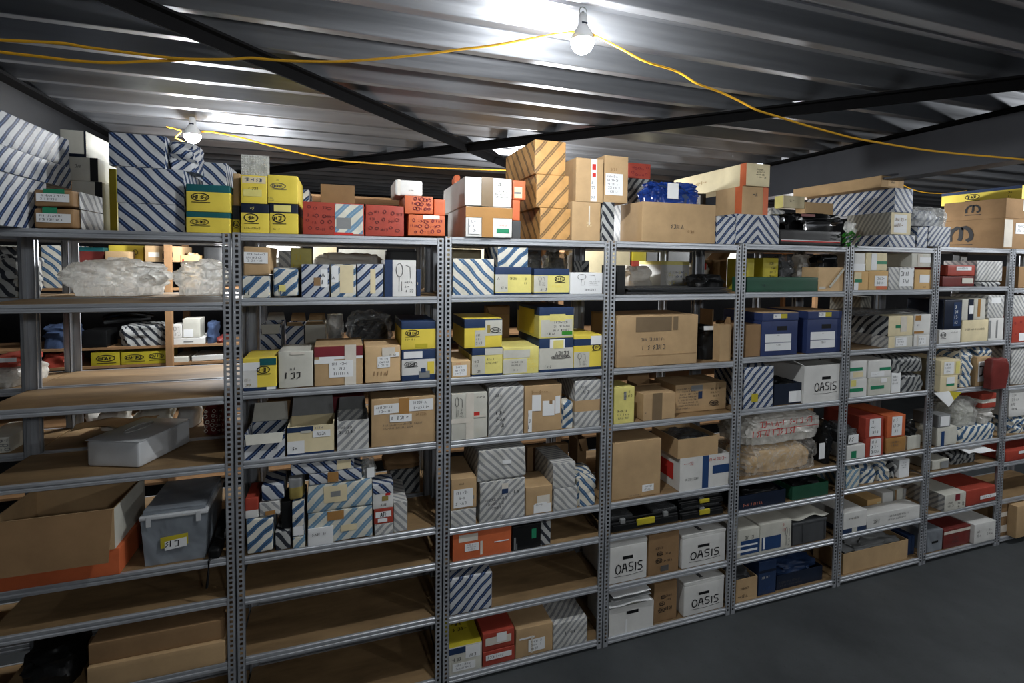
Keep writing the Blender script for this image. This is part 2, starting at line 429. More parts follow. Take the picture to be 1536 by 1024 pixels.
for k in range(-1, 6): unit(k, Y2, 'galvanised shelving unit back to back behind the ' + BAYNAME[k] + ' bay from left' if k >= 0 else 'galvanised shelving unit of the back row cut by the left picture edge', False)

# the rack across the far aisle, with timber uprights
Y3, D3 = 1.75, .5
Z3 = [3.0, 2.62, 2.22, 1.775, 1.635, 1.2, .7, .15]
r = empty('timber_rack', (2., Y3+D3/2, 0)); tag(r, 'timber framed storage rack seen through the gaps across the rear aisle', 'rack')
X3 = [-3.0] + [onY(253, 500, Y3).x + 3.3*i for i in range(0, 3)]
for x in X3:
    for yy in (Y3, Y3+D3-.04):
        b = MB(); b.box(x-.022, x+.022, yy, yy+.04, 0, 3.05, 'wood'); b.build('upright', r, (-2., -Y3-D3/2, 0))
for z in Z3:
    b = MB(); b.box(X3[0]-.02, X3[-1]+.02, Y3+.041, Y3+D3-.041, z-.018, z, 'wood'); b.build('shelf_board', r, (-2., -Y3-D3/2, 0))

# ------------------------------------------------------------------ print, stickers and handwriting
GLYPH = {'O': [[(.5, 1), (.2, .9), (.02, .55), (.1, .15), (.4, 0), (.75, .08), (.97, .42), (.88, .82), (.55, 1), (.4, .98)]],
         'A': [[(.0, 0), (.38, 1), (.62, .98), (.92, 0)], [(.1, .42), (.95, .48)]],
         'S': [[(.92, .95), (.3, .98), (.08, .78), (.25, .55), (.75, .48), (.9, .22), (.6, .02), (.05, .05)]],
         'I': [[(.5, 1), (.46, 0)]], 'T': [[(0, .98), (1, 1)], [(.5, 1), (.48, 0)]], 'E': [[(.9, 1), (.1, 1), (.1, 0), (.95, 0)], [(.1, .52), (.75, .54)]]}
MARK = [[(.02, .02), (.0, .45), (.12, .8), (.32, .97), (.52, .93), (.5, .25), (.44, .08)], [(.52, .93), (.72, .98), (.9, .8), (1., .45), (.96, .18), (.86, .08), (.8, .2)]]

class Frame:
    """a face of a box: 0..1 across and up, with an outward normal"""
    def __init__(s, o, u, v, n): s.o, s.u, s.v, s.n = Vector(o), Vector(u), Vector(v), Vector(n)
    def p(s, a, b, h=0.): return s.o + s.u*a + s.v*b + s.n*h
    @property
    def w(s): return s.u.length
    @property
    def h(s): return s.v.length
def plate(b, fr, a0, b0, a1, b1, m, h0=.0003, h1=.0009, skew=0.):
    p = [fr.p(x, y, h) for h in (h0, h1) for x, y in ((a0, b0), (a1, b0+skew), (a1, b1+skew), (a0, b1))]
    b.add(p, [(4, 5, 6, 7), (0, 1, 5, 4), (1, 2, 6, 5), (2, 3, 7, 6), (3, 0, 4, 7)], m)
def stroke(b, fr, pts, wd, m, h=.0014):
    """ribbon along pts (face coordinates); wd in metres"""
    P = [fr.p(x, y) for x, y in pts]; un = fr.u.normalized(); vn = fr.v.normalized(); nn = fr.n
    left = []; right = []
    for i, p in enumerate(P):
        d = (P[min(i+1, len(P)-1)]-P[max(i-1, 0)])
        if d.length < 1e-9: d = un
        sd = nn.cross(d.normalized())*wd/2
        left.append(p+sd+nn*h); right.append(p-sd+nn*h)
    base = len(b.v); b.v.extend(left+right); n = len(P)
    for i in range(n-1): b.f.append((base+n+i, base+n+i+1, base+i+1, base+i)); b.m.append(m)
def scribble(b, fr, a0, b0, a1, b1, rows, m, R, wd=None, h=.0014, fill=.8):
    rh = (b1-b0)/rows; gh = rh*fr.h
    wd = wd or max(.0012, gh*.1)
    for r in range(rows):
        y = b1-(r+.78)*rh; hh = rh*.55; x = a0+R.random()*.1*(a1-a0); end = a1-R.random()*(1-fill)*1.6*(a1-a0)
        cw = hh*fr.h/fr.w*.75
        while x < end-cw:
            if R.random() < .16: x += cw*.8; continue
            cw = hh*fr.h/fr.w*(.5+.3*R.random())
            k = R.random(); j = lambda: (R.random()-.5)*.25
            if k < .3: q = [(0, 0), (.1, 1+j())]
            elif k < .5: q = [(0, .9+j()), (.8, 1), (.75, .1+j()), (.1, 0)]
            elif k < .7: q = [(.7, .95), (.1, .7+j()), (.6, .45), (.1+j()*.4, 0)]
            elif k < .85: q = [(0, 0), (.4, .9+j()), (.8, 0)]
            else: q = [(0, .5), (.8, .5+j())]
            stroke(b, fr, [(x+s*cw, y+t*hh) for s, t in q], wd, m, h); x += cw*1.15
    return b
def write(b, fr, a0, b0, a1, b1, text, m, wd):
    ws = [.3 if ch == 'I' else 1. for ch in text]; cw = (a1-a0)/(sum(ws)+(len(text)-1)*.2); x = a0
    for i, ch in enumerate(text):
        if i: x += cw*(ws[i-1]+.2)
        dy = .04*(b1-b0)*((i*7) % 3-1)
        for s in GLYPH[ch]: stroke(b, fr, [(x+u*cw*ws[i], b0+dy+v*(b1-b0)) for u, v in s], wd, m)
def frames(x0, x1, y0, y1, z0, z1):
    return {'F': Frame((x0, y0, z0), (x1-x0, 0, 0), (0, 0, z1-z0), (0, -1, 0)), 'L': Frame((x0, y1, z0), (0, y0-y1, 0), (0, 0, z1-z0), (-1, 0, 0)),
            'R': Frame((x1, y0, z0), (0, y1-y0, 0), (0, 0, z1-z0), (1, 0, 0)), 'T': Frame((x0, y0, z1), (x1-x0, 0, 0), (0, y1-y0, 0), (0, 0, 1))}
def decorate(o, fr, deco, R):
    for li, d in enumerate(deco):
        k, a = d[0], d[1:]; f = 'F'; up = .0004*li
        if isinstance(a[-1], str) and a[-1] in ('F', 'L', 'R', 'T'): f, a = a[-1], a[:-1]
        F = fr[f]; F = Frame(F.o+F.n*up, F.u, F.v, F.n); b = MB()
        if k == 'lab':                                  # sticker with unreadable print
            plate(b, F, *a[:4], 'paper', .0006, .0012, skew=(R.random()-.5)*.03)
            w, h = (a[2]-a[0]), (a[3]-a[1]); rows = a[4] if len(a) > 4 else max(1, min(4, round(h*F.h/.02)))
            if rows: scribble(b, F, a[0]+.08*w, a[1]+.08*h, a[2]-.08*w, a[3]-.05*h, rows, 'ink', R, h=.0016)
            nm = 'paper_label'
        elif k == 'tape': plate(b, F, *a[:4], a[4] if len(a) > 4 else 'tape_brown', .0002, .0007); nm = 'packing_tape'
        elif k == 'pan': plate(b, F, *a[:4], a[4], .0001, .0004); nm = 'printed_panel'
        elif k == 'logo':                               # oval emblem with a rule under it
            m = a[4] if len(a) > 4 else 'ink'; cx, cy = (a[0]+a[2])/2, a[1]+(a[3]-a[1])*.62; rx, ry = (a[2]-a[0])/2, (a[3]-a[1])*.36
            w = max(.003, ry*F.h*.24)
            stroke(b, F, [(cx+rx*math.cos(t*.393), cy+ry*math.sin(t*.393)) for t in range(17)], w, m, .001)
            scribble(b, F, cx-rx*.85, cy-ry*.95, cx+rx*.85, cy+ry*.9, 1, m, R, wd=w*1.1, h=.001, fill=1); scribble(b, F, cx-rx*.85, cy-ry*.8, cx+rx*.85, cy+ry*.8, 1, m, R, wd=w*.8, h=.0012, fill=1)
            stroke(b, F, [(a[0], a[1]+.04), (a[2]+.06*(a[2]-a[0]), a[1]+.05)], w*.8, m, .001); nm = 'printed_logo'
        elif k == 'scr': scribble(b, F, *a[:4], a[4] if len(a) > 4 else 2, a[5] if len(a) > 5 else 'ink', R, h=.0012); nm = 'hand_lettering'
        elif k == 'txt':
            write(b, F, *a[:4], a[4], a[5] if len(a) > 5 else 'ink', a[6] if len(a) > 6 else .008); nm = 'hand_lettering'
            if a[4] == 'OASIS': stroke(b, F, [(a[0]-.03, a[1]-.07), ((a[0]+a[2])/2, a[1]-.085), (a[2]+.02, a[1]-.05)], .0028, 'ink')
        elif k == 'mark':
            for s in MARK: stroke(b, F, [(a[0]+x*(a[2]-a[0]), a[1]+y*(a[3]-a[1])) for x, y in s], a[4], 'ink', .001)
            stroke(b, F, [(a[0]-.02, a[1]-.1), (a[2]+.02, a[1]-.1)], .006, 'ink', .001); nm = 'printed_logo'
        elif k == 'art':                                # scattered printed emblems
            n = a[5] if len(a) > 5 else 12; rw = max(1, round(math.sqrt(n*(a[3]-a[1])*F.h/((a[2]-a[0])*F.w)))); cn = max(1, round(n/rw))
            for i in range(rw*cn):
                x = a[0]+(i % cn+.3+.4*R.random())/cn*(a[2]-a[0]); y = a[1]+(i//cn+.3+.4*R.random())/rw*(a[3]-a[1])
                if i % 3 == 2: scribble(b, F, x-.018/F.w, y-.012/F.h, x+.022/F.w, y+.012/F.h, 1, a[4], R, wd=.003, h=.0008, fill=1); continue
                q = .009/F.w*(.7+.6*R.random()); e = .008/F.h*(.7+.6*R.random())
                stroke(b, F, [(x+q*math.cos(t*.9), y+e*math.sin(t*.9)) for t in range(8)], .004, a[4], .0008)
            nm = 'printed_pattern'
        elif k == 'hole':
            plate(b, F, *a[:4], 'black', .0004, .0008); nm = 'hand_hole'
        elif k == 'draw':                               # line drawing of a part
            m = a[4] if len(a) > 4 else 'ink'; X = lambda t: a[0]+t*(a[2]-a[0]); Y = lambda t: a[1]+t*(a[3]-a[1])
            stroke(b, F, [(X(.25+.16*math.cos(t*.45)), Y(.75+.2*math.sin(t*.45))) for t in range(15)], .0025, m, .001)
            stroke(b, F, [(X(.25), Y(.55)), (X(.22), Y(.1)), (X(.36), Y(.12)), (X(.36), Y(.4))], .002, m, .001)
            stroke(b, F, [(X(.55), Y(.9)), (X(.75), Y(.85)), (X(.78), Y(.5))], .002, m, .001)
            scribble(b, F, X(.5), Y(.05), X(.98), Y(.45), 3, m, R, h=.001); nm = 'printed_drawing'
        c = b.build(nm, o)

# ------------------------------------------------------------------ placing things on the boards
def pj(p):
    d = Vector(p)-CAM; z = d.dot(FWD); return CX_PX+F_PX*d.dot(RIGHT)/z, CY_PX-F_PX*d.dot(UP)/z
BOXES = []; WARN = []; CTX = {}
def at(bay, lev, row=0): CTX.update(bay=bay, lev=lev, row=row)
ROWY = [0., Y2, Y3]
class E: pass
def hit(n, e, eps=.0004):
    return all(min(n.hi[i], e.hi[i])-max(n.lo[i], e.lo[i]) > eps for i in range(3))
def room(x0, x1, yt, s, d, on, zb=None):
    bay, lev, row = CTX['bay'], CTX['lev'], CTX['row']; Y = ROWY[row]+s; e = E()
    if CTX.get('raw'):
        e.lo, e.hi = CTX.pop('raw'); BOXES.append(e); return e
    base = on.hi[2]+.0006 if on else ((ZL[bay][lev] if row < 2 else Z3[lev])+.0006)
    if zb is not None: base = zb
    if row == 0 and lev == 0 and not on and zb is None:
        ya, yb_ = onY(x0, yt, Y).x, onY(x1, yt, Y).x
        base = max(ZL[k][0] for k in range(8) if k == bay or (PX[k-1] < yb_ and PX[k] > ya))+.0012
    ym = yt
    for _ in range(3):
        xa = onY(x0, ym, Y).x; xb = onY(x1, ym, Y).x; yb = pj(((xa+xb)/2, Y, base))[1]; ym = (yt+yb)/2
    zt = onY((x0+x1)/2, yt, Y).z
    e.lo = [xa, Y, base]; e.hi = [xb, Y+d, zt]
    if row < 2 and lev > 0:
        pad = G0+PW+.0015 if s < PW+.002 else .006
        e.lo[0] = max(e.lo[0], PX[bay-1]+pad); e.hi[0] = min(e.hi[0], PX[bay]-pad)
        e.hi[1] = min(e.hi[1], ROWY[row]+DEPTH-.004)
        up = ZL[bay][lev-1]-(.042 if (e.lo[1]-ROWY[row]) < .018 else .0135)
        if e.hi[1]-ROWY[row] > DEPTH-.02: up = min(up, ZL[bay][lev-1]-.041)
        if e.hi[2] > up:
            if e.hi[2]-up > .03: WARN.append(('too tall', CTX.copy(), x0, x1, yt, round(e.hi[2]-up, 3)))
            e.hi[2] = up
        zx = G0+PW+.0015
        if e.hi[1]-ROWY[row] > DEPTH-PW-.002 and (e.lo[0] < PX[bay-1]+zx or e.hi[0] > PX[bay]-zx): e.hi[1] = ROWY[row]+DEPTH-PW-.003
    if row == 2:
        e.hi[1] = min(e.hi[1], Y3+D3-.045); e.hi[2] = min(e.hi[2], Z3[lev-1]-.021); e.lo[1] = max(e.lo[1], Y3+.042)
        for X in X3:
            if e.lo[0] < X+.024 and e.hi[0] > X-.024 and e.lo[1] < Y3+.05: e.lo[1] = max(e.lo[1], Y3+.045)
    for q in BOXES:
        if not hit(e, q): continue
        w = [e.hi[i]-e.lo[i] for i in range(3)]; opt = []
        ov = min(e.hi[0], q.hi[0])-max(e.lo[0], q.lo[0]); opt.append((ov/w[0]*1.3, 'x'))
        if e.lo[1] < q.lo[1]-.05: opt.append(((e.hi[1]-q.lo[1])/w[1]*.4, 'yf'))
        else: opt.append((.25+.5*max(0, q.hi[1]-e.lo[1]), 'yb'))
        dz = min(e.hi[2], q.hi[2])-max(e.lo[2], q.lo[2]); opt.append((dz/w[2]*1.6, 'z'))
        k = min(opt)[1]
        if k == 'x':
            if (e.lo[0]+e.hi[0]) < (q.lo[0]+q.hi[0]): e.hi[0] = q.lo[0]-.0012
            else: e.lo[0] = q.hi[0]+.0012
        elif k == 'yf': e.hi[1] = q.lo[1]-.0012
        elif k == 'yb':
            sh = q.hi[1]+.0012-e.lo[1]; e.lo[1] += sh; e.hi[1] += sh
            if row < 2 and lev > 0:
                e.hi[1] = min(e.hi[1], ROWY[row]+DEPTH-.004)
            elif row == 2: e.hi[1] = min(e.hi[1], Y3+D3-.045)
        else:
            if e.lo[2] > q.lo[2]: e.lo[2] = q.hi[2]+.0006
            else: e.hi[2] = q.lo[2]-.0006
        if min(e.hi[i]-e.lo[i] for i in range(3)) < .008: WARN.append(('squeezed', CTX.copy(), x0, x1, yt, k))
    for i in range(3):
        if e.hi[i]-e.lo[i] < .006: e.hi[i] = e.lo[i]+.006
    BOXES.append(e); return e
LABELS = {}
def where():
    bay, lev, row = CTX['bay'], CTX['lev'], CTX['row']
    if row == 2: return 'on the far rack across the aisle'
    if row == 1: return f'back row, {SHELF[lev]} shelf behind {BAYNAME[bay]} bay'
    return f'{SHELF[lev]} shelf, {BAYNAME[bay]} bay from left'
def finish(o, look, cat, group):
    lab = look if ' / ' in look else look+', '+where()
    lab = lab.replace(' / ', ' ')
    if lab in LABELS: WARN.append(('same label', lab))
    LABELS[lab] = 1; tag(o, lab, cat, group)
    if not 4 <= len(lab.replace(',', '').split()) <= 16: WARN.append(('label length', lab))
    return o
def rng(e): return random.Random(int(e.lo[0]*9973+e.lo[2]*7919+e.lo[1]*331))
def local(e):
    c = [(e.lo[0]+e.hi[0])/2, (e.lo[1]+e.hi[1])/2, e.lo[2]]
    return c, [e.lo[0]-c[0], e.hi[0]-c[0], e.lo[1]-c[1], e.hi[1]-c[1], 0, e.hi[2]-e.lo[2]]
def group_of(m):
    if m.startswith('s_'): return 'striped parts cartons on the racks'
    if m.startswith(('kraft', 'tan')): return 'brown cardboard boxes on the racks'
    if m.startswith(('yellow', 'navy', 'mustard')): return 'navy and yellow cartons on the racks'
    if m.startswith(('red', 'orange')): return 'red and orange cartons on the racks'
    return 'plain parts cartons on the racks'
def c(look, x0, x1, yt, m, s=.02, d=.36, on=None, deco=(), bands=None, top=None, crush=0., bulge=.0012, r=.0035, n=None, cat='box', zb=None, wob=True):
    """closed carton; bands = [(upto, material) ...] printed zones from the bottom up"""
    e = room(x0, x1, yt, s, d, on, zb); ctr, q = local(e); R = rng(e); b = MB()
    zm = None
    if bands or top:
        bs = bands or [(1.01, m)]
        def zm(z, horiz):
            if horiz and z > .5 and top: return top
            for t, mm in bs:
                if z < t: return mm
            return bs[-1][1]
    b.rbox(*q, m, r=r, bulge=bulge, zcuts=[t for t, _ in (bands or []) if t < 1], zm=zm, crush=crush)
    nm = n or ('cardboard_box' if m.startswith(('kraft', 'tan')) else 'carton')
    o = b.build(nm, None, ctr); finish(o, look, cat, group_of(m)); decorate(o, frames(*q), deco, R); e.o = o; return e
def openbox(look, x0, x1, yt, m, s=.02, d=.36, on=None, deco=(), flaps=(), inner=None, fill=None, n=None, cat='box', zb=None, t=.005):
    """carton standing open: walls, bottom and flaps ('F', length, degrees above level)"""
    e = room(x0, x1, yt, s, d, on, zb); ctr, q = local(e); x0, x1, y0, y1, z0, z1 = q; R = rng(e); b = MB(); im = inner or m
    b.box(x0, x1, y0, y0+t, z0, z1, m); b.box(x0, x1, y1-t, y1, z0, z1, m)
    b.box(x0, x0+t, y0+t, y1-t, z0, z1, m); b.box(x1-t, x1, y0+t, y1-t, z0, z1, m); b.box(x0+t, x1-t, y0+t, y1-t, z0, z0+t, im)
    o = b.build(n or ('cardboard_box' if m.startswith(('kraft', 'tan')) else 'carton'), None, ctr); finish(o, look, cat, group_of(m))
    for side, ln, deg in flaps:
        a = math.radians(deg); ca, sa = math.cos(a)*ln, math.sin(a)*ln; f = MB()
        if side in 'FB':
            sg = -1 if side == 'F' else 1; Y = y0 if side == 'F' else y1
            p = [(x0+.004, Y, z1), (x1-.004, Y, z1), (x1-.012, Y+sg*ca, z1+sa), (x0+.012, Y+sg*ca, z1+sa)]; nv = Vector((0, -sg*math.sin(a), math.cos(a)))*.004
        else:
            sg = -1 if side == 'L' else 1; X = x0 if side == 'L' else x1
            p = [(X, y0+.004, z1), (X, y1-.004, z1), (X+sg*ca, y1-.02, z1+sa), (X+sg*ca, y0+.02, z1+sa)]; nv = Vector((-sg*math.sin(a), 0, math.cos(a)))*.004
        p = [Vector(v) for v in p]; f.add(p+[v+nv for v in p], [(0, 1, 2, 3), (7, 6, 5, 4), (0, 4, 5, 1), (1, 5, 6, 2), (2, 6, 7, 3), (3, 7, 4, 0)], im); f.build('flap', o)
    if fill:
        g = MB(); blob(g, x0+t+.003, x1-t-.003, y0+t+.003, y1-t-.003, z0+t+.002, z0+(z1-z0)*(fill[1] if len(fill) > 1 else .9), fill[0], .35, R.random()*50); g.build('contents', o)
    decorate(o, frames(*q), deco, R); e.o = o; return e
def blob(b, x0, x1, y0, y1, z0, z1, m, crump=.25, seed=0., ex=.45, nu=52, nv=26, fine=.35):
    """crumpled sack filling the given space"""
    def sp(v, k): return math.copysign(abs(v)**k, v)
    P = []
    for i in range(nv+1):
        la = -math.pi/2+math.pi*i/nv
        for j in range(nu):
            lo = 2*math.pi*j/nu
            p = Vector((sp(math.cos(la), ex)*sp(math.cos(lo), ex), sp(math.cos(la), ex)*sp(math.sin(lo), ex), sp(math.sin(la), ex*1.25)))
            w = Vector((p.x*(x1-x0), p.y*(y1-y0), p.z*(z1-z0)))*4
            w = Vector((w.x+w.z*.9, w.y+w.z*.5, w.z*1.6)); k = 1-crump*abs(noise.noise(w*1.2+Vector((seed, 1, 2))))*1.6-crump*fine*abs(noise.noise(w*3+Vector((seed, 9, 4))))
            q = p*k
            if p.z < -.6: q.z = -1
            P.append(q)
    lo = [min(p[i] for p in P) for i in range(3)]; hi = [max(p[i] for p in P) for i in range(3)]; B = [(x0, x1), (y0, y1), (z0, z1)]
    P = [Vector([B[i][0]+(p[i]-lo[i])/(hi[i]-lo[i])*(B[i][1]-B[i][0]) for i in range(3)]) for p in P]
    b.add(P, [(i*nu+j, i*nu+(j+1) % nu, (i+1)*nu+(j+1) % nu, (i+1)*nu+j) for i in range(nv) for j in range(nu)], m); b.smooth = True
def bag(look, x0, x1, yt, m, s=.03, d=.3, on=None, deco=(), crump=.25, ex=.45, n='plastic_bag', cat='bag', core=None, zb=None):
    e = room(x0, x1, yt, s, d, on, zb); ctr, q = local(e); R = rng(e); b = MB(); fm = m.startswith('film'); blob(b, *q, m, crump, R.random()*90, ex, 96 if fm else 56, 48 if fm else 28, .3 if m == 'film_milk' else .6 if fm else .35)
    o = b.build(n, None, ctr); finish(o, look, cat, 'bags and wrapped goods on the racks')
    if core:
        g = MB(); k = .8; x0, x1, y0, y1, z0, z1 = q
        blob(g, x0*k, x1*k, y0*k, y1*k, .004, z1*.84, core, .15, R.random()*70); g.build('wrapped_goods', o)
    decorate(o, frames(q[0], q[1], q[2]-.001, q[3], q[4], q[5]), deco, R); e.o = o; return e
def sheet(look, x0, x1, yt, m, s=.03, d=.3, on=None, amp=.3, n='flat_sheet', cat='sheet', layers=1, zb=None):
    """thin wavy sheets lying on a board"""
    e = room(x0, x1, yt, s, d, on, zb); ctr, q = local(e); x0, x1, y0, y1, z0, z1 = q; R = rng(e); b = MB(); H = (z1-z0)/layers
    for l in range(layers):
        nx, ny = 16, 8; sd = R.random()*40; th = min(.0025, H*.3)
        def zz(i, j): return z0+l*H+(H-th)*min(1, max(0, .5+amp*1.4*noise.noise(Vector((i*.16, j*.22, sd))))) if H > .006 else z0+l*H
        ins = [R.random()*.05*(x1-x0)*(l > 0), R.random()*.05*(x1-x0)*(l > 0)]
        top = [(x0+ins[0]+(x1-x0-ins[0]-ins[1])*i/nx, y0+(y1-y0)*j/ny, zz(i, j)+th) for j in range(ny+1) for i in range(nx+1)]
        bot = [(x, y, z-th) for x, y, z in top]; w = nx+1; N0 = len(top)
        f = [(j*w+i, j*w+i+1, (j+1)*w+i+1, (j+1)*w+i) for j in range(ny) for i in range(nx)]
        f += [tuple(N0+k for k in reversed(g)) for g in f[:nx*ny]]
        f += [(i, N0+i, N0+i+1, i+1) for i in range(nx)] + [(ny*w+i+1, N0+ny*w+i+1, N0+ny*w+i, ny*w+i) for i in range(nx)]
        f += [((j+1)*w, N0+(j+1)*w, N0+j*w, j*w) for j in range(ny)] + [(j*w+nx, N0+j*w+nx, N0+(j+1)*w+nx, (j+1)*w+nx) for j in range(ny)]
        b.add(top+bot, f, m)
    b.smooth = True; o = b.build(n, None, ctr); finish(o, look, cat, None); e.o = o; return e
def special(e, n, look, cat, group=None):
    ctr, q = local(e); o = empty(n, ctr); finish(o, look, cat, group); e.o = o; return o, q
NYB = [(.07, 'navy'), (.74, 'yellow_pale'), (1.01, 'navy')]           # navy lid, pale yellow body, navy foot
NYY = [(.05, 'navy'), (.75, 'yellow'), (1.01, 'navy')]
TY = [(.73, 'yellow'), (1.01, 'teal')]

# ================================================================== goods on top of the racks
at(0, 0)
Xr = onY(104, 230, .42).x
zt = [onY(104, y, .42).z for y in (284, 252, 210)]; z0 = ZL[0][0]+.0006
for i, nm in enumerate(('lowest', 'middle', 'uppermost')):
    za = z0 if i == 0 else zt[i-1]+.0006
    CTX['raw'] = ([Xr-.62, -.15, za], [Xr+(0, .004, .0)[i], .2 if i == 0 else .42, zt[i]])
    c(f'{nm} of three navy striped cartons at the picture edge', 0, 0, 0, 's_navy_r')
p1 = c('lower brown parcel with white label and green tape', 48, 111, 311, 'kraft_dark', s=.03, d=.3, crush=.006, r=.012, n='parcel', cat='parcel',
       deco=[('lab', .1, .3, .92, .72), ('tape', .25, .72, .6, .99, 'green_tape'), ('pan', .2, .02, .98, .98, 's_dark_r', 'R')])
c('upper brown parcel with white label and green tape', 48, 109, 283, 'kraft_dark', s=.03, d=.3, on=p1, crush=.006, r=.012, n='parcel', cat='parcel',
  deco=[('lab', .1, .3, .92, .74), ('tape', .28, .74, .8, .99, 'green_tape'), ('pan', .2, .02, .98, .98, 's_dark_r', 'R')])
a = c('lower striped carton of the tall navy striped stack', 177, 277, 306, 's_navy', s=.05, d=.36)
a = c('middle striped carton of the tall navy striped stack', 175, 276, 252, 's_navy', s=.05, d=.36, on=a)
a2 = c('upper striped carton touching the torn striped wrapping', 163, 248, 201, 's_navy', s=.05, d=.36, on=a)
bag('torn navy striped wrapping crumpled beside the small lamp', 249, 294, 208, 's_navy_fine', s=.06, d=.22, on=a, crump=.3, n='torn_wrapping', cat='wrapping')
TYd = [('logo', .1, .28, .52, .66)]
a = c('lower yellow carton with teal lid and black oval emblem', 279, 344.5, 318, 'yellow', bands=TY, s=.02, d=.34, deco=TYd)
c('upper yellow carton with teal lid and black oval emblem', 279, 345, 277, 'yellow', bands=TY, s=.02, d=.34, on=a, deco=[('logo', .12, .3, .52, .68)])
at(0, 0, 1)
w = c('lowest white carton with black end', 108, 154, 272, 'offwhite', s=.03, d=.3, bands=None, deco=[('pan', .76, 0, 1, 1, 'black'), ('scr', .1, .3, .6, .6, 1, 'ink_soft')])
w = c('middle white carton with black end and smudge', 104, 147, 236, 'offwhite', s=.03, d=.3, on=w, deco=[('pan', .72, 0, 1, 1, 'black'), ('scr', .15, .5, .6, .75, 1, 'ink_soft')])
c('uppermost white carton with dark rim', 90, 129, 195, 'offwhite', s=.03, d=.32, on=w, deco=[('pan', 0, 0, 1, .12, 'navy_dark'), ('pan', .92, 0, 1, 1, 'navy_dark')])
c('thin yellow carton standing beside the white carton stack', 164, 175, 253, 'mustard', s=.02, d=.2)
c('navy striped carton above the yellow and teal pair', 281, 340, 243, 's_navy', s=.02, d=.3)
at(1, 0)
a = c('lower left yellow carton of the four with navy band', 361, 404, 305.5, 'yellow', bands=[(.68, 'yellow'), (1.01, 'navy_dark')], deco=[('logo', .12, .28, .6, .66), ('scr', .3, .74, .62, .94, 1, 'yellow_pale'), ('scr', .1, .1, .7, .22, 1)])
b2 = c('lower right yellow carton of the four with navy band', 404.6, 447, 305.5, 'yellow', bands=[(.68, 'yellow'), (1.01, 'navy_dark')], deco=[('logo', .1, .28, .55, .66), ('pan', .15, .73, .75, .95, 'yellow_pale'), ('scr', .1, .1, .4, .2, 1)])
u = c('upper left yellow carton with blue printed strip', 361, 400.5, 263, 'yellow', on=a, deco=[('pan', .06, .72, .95, .95, 'cream'), ('scr', .08, .73, .95, .95, 1, 'tape_blue'), ('scr', .2, .45, .75, .62, 1), ('tape', .1, .25, .8, .5, 'yellow_pale')])
c('upper right yellow carton with fine emblem lines', 401.2, 446.7, 263, 'yellow', on=b2, deco=[('logo', .1, .45, .6, .72, 'ink_soft'), ('scr', .02, .05, .3, .22, 2, 'ink_soft'), ('scr', .3, .78, .42, .86, 1, 'ink_soft')])
d1 = c('dark navy and yellow carton squeezed beside yellow cartons', 346, 360, 308, 'navy_dark', s=.06, d=.3, bands=[(.48, 'mustard'), (1.01, 'navy_dark')], deco=[('logo', .1, .1, .9, .44)])
c('worn brown box on the dark carton beside yellow cartons', 346.5, 360.5, 260, 'kraft', s=.09, d=.25, on=d1)
e = room(357, 407, 232, .1, .05, u); o, q = special(e, 'bubble_wrap', 'folded sheet of bubble wrap standing on the yellow cartons', 'bubble wrap')
b = MB(); R = random.Random(4)
for j in range(3):
    y = q[2]+.012+j*.012; b.box(q[0]+.002*j, q[1]-.003*j, y, y+.0025, 0, q[5]-.006*j, 'film_clear')
b.build('folded_sheet', o); b = MB()
for i in range(int((q[1]-q[0])/.0125)):
    for k in range(int(q[5]/.0125)):
        x, z = q[0]+.0075+i*.0125, .007+k*.0125
        if z < q[5]-.005: b.lathe([(.0045, 0), (.0042, .0025), (.0028, .0045), (.0003, .0052)], 'film_clear', 7); n8 = 28; \
            [b.v.__setitem__(t, Vector((b.v[t].x+x, q[2]+.012-b.v[t].z, b.v[t].y+z))) for t in range(len(b.v)-n8, len(b.v))]
bo = b.build('bubbles', o); bo['kind'] = 'stuff'
c('long red carton with printed white and grey graphics', 454, 546, 304, 'red', d=.38, deco=[('art', .04, .1, .5, .9, 'red_dark', 14), ('scr', .3, .5, .55, .65, 1, 'red_dark'), ('pan', .52, .05, .98, .97, 's_lblue'), ('pan', .54, .2, .78, .55, 'grey'), ('pan', .5, .01, .82, .09, 'ink_red')])
c('red carton printed with small dark emblems', 547.5, 606, 307.5, 'red', d=.36, crush=.004, deco=[('art', .06, .1, .94, .9, 'red_dark', 16)])
a = c('lower orange carton with dark printed emblems', 612, 667.5, 322, 'orange', d=.38, crush=.003, deco=[('art', .1, .1, .9, .8, 'maroon', 16), ('tape', .4, .8, .85, .98, 'tape_clear')])
o2 = c('upper orange carton with dark printed emblems', 596, 650, 293, 'orange', on=a, d=.3, crush=.004, deco=[('art', .3, .2, .9, .9, 'maroon', 14), ('scr', .8, .75, .97, .95, 1)])
c('white carton with rounded corners on the orange cartons', 592, 634, 270, 'white', s=.06, d=.25, on=o2, r=.012, deco=[('tape', .1, 0, .2, 1, 'tape_clear'), ('scr', .5, .3, .7, .4, 1, 'ink_soft')])
c('small orange carton between orange stack and white cartons', 651, 668, 299, 'orange', on=a, s=.05, d=.2)
at(1, 0, 1)
c('navy striped carton peeking over the long red carton', 447, 464, 284, 's_navy_r', s=.0, d=.3)
c('plain brown box standing behind the long red carton', 481, 532, 277, 'kraft_dark', s=.0, d=.3)
at(2, 0)
a = c('lower white carton with crossed tape and green sticker', 698.5, 768.5, 310, 'white', s=-.02, d=.5, crush=.003, deco=[('tape', 0, .64, 1, .98), ('tape', .34, 0, .58, .66), ('lab', .06, .1, .3, .6, 3), ('pan', .66, .16, .93, .3, 'green_tape'), ('scr', .7, .36, .9, .44, 1, 'orange')])
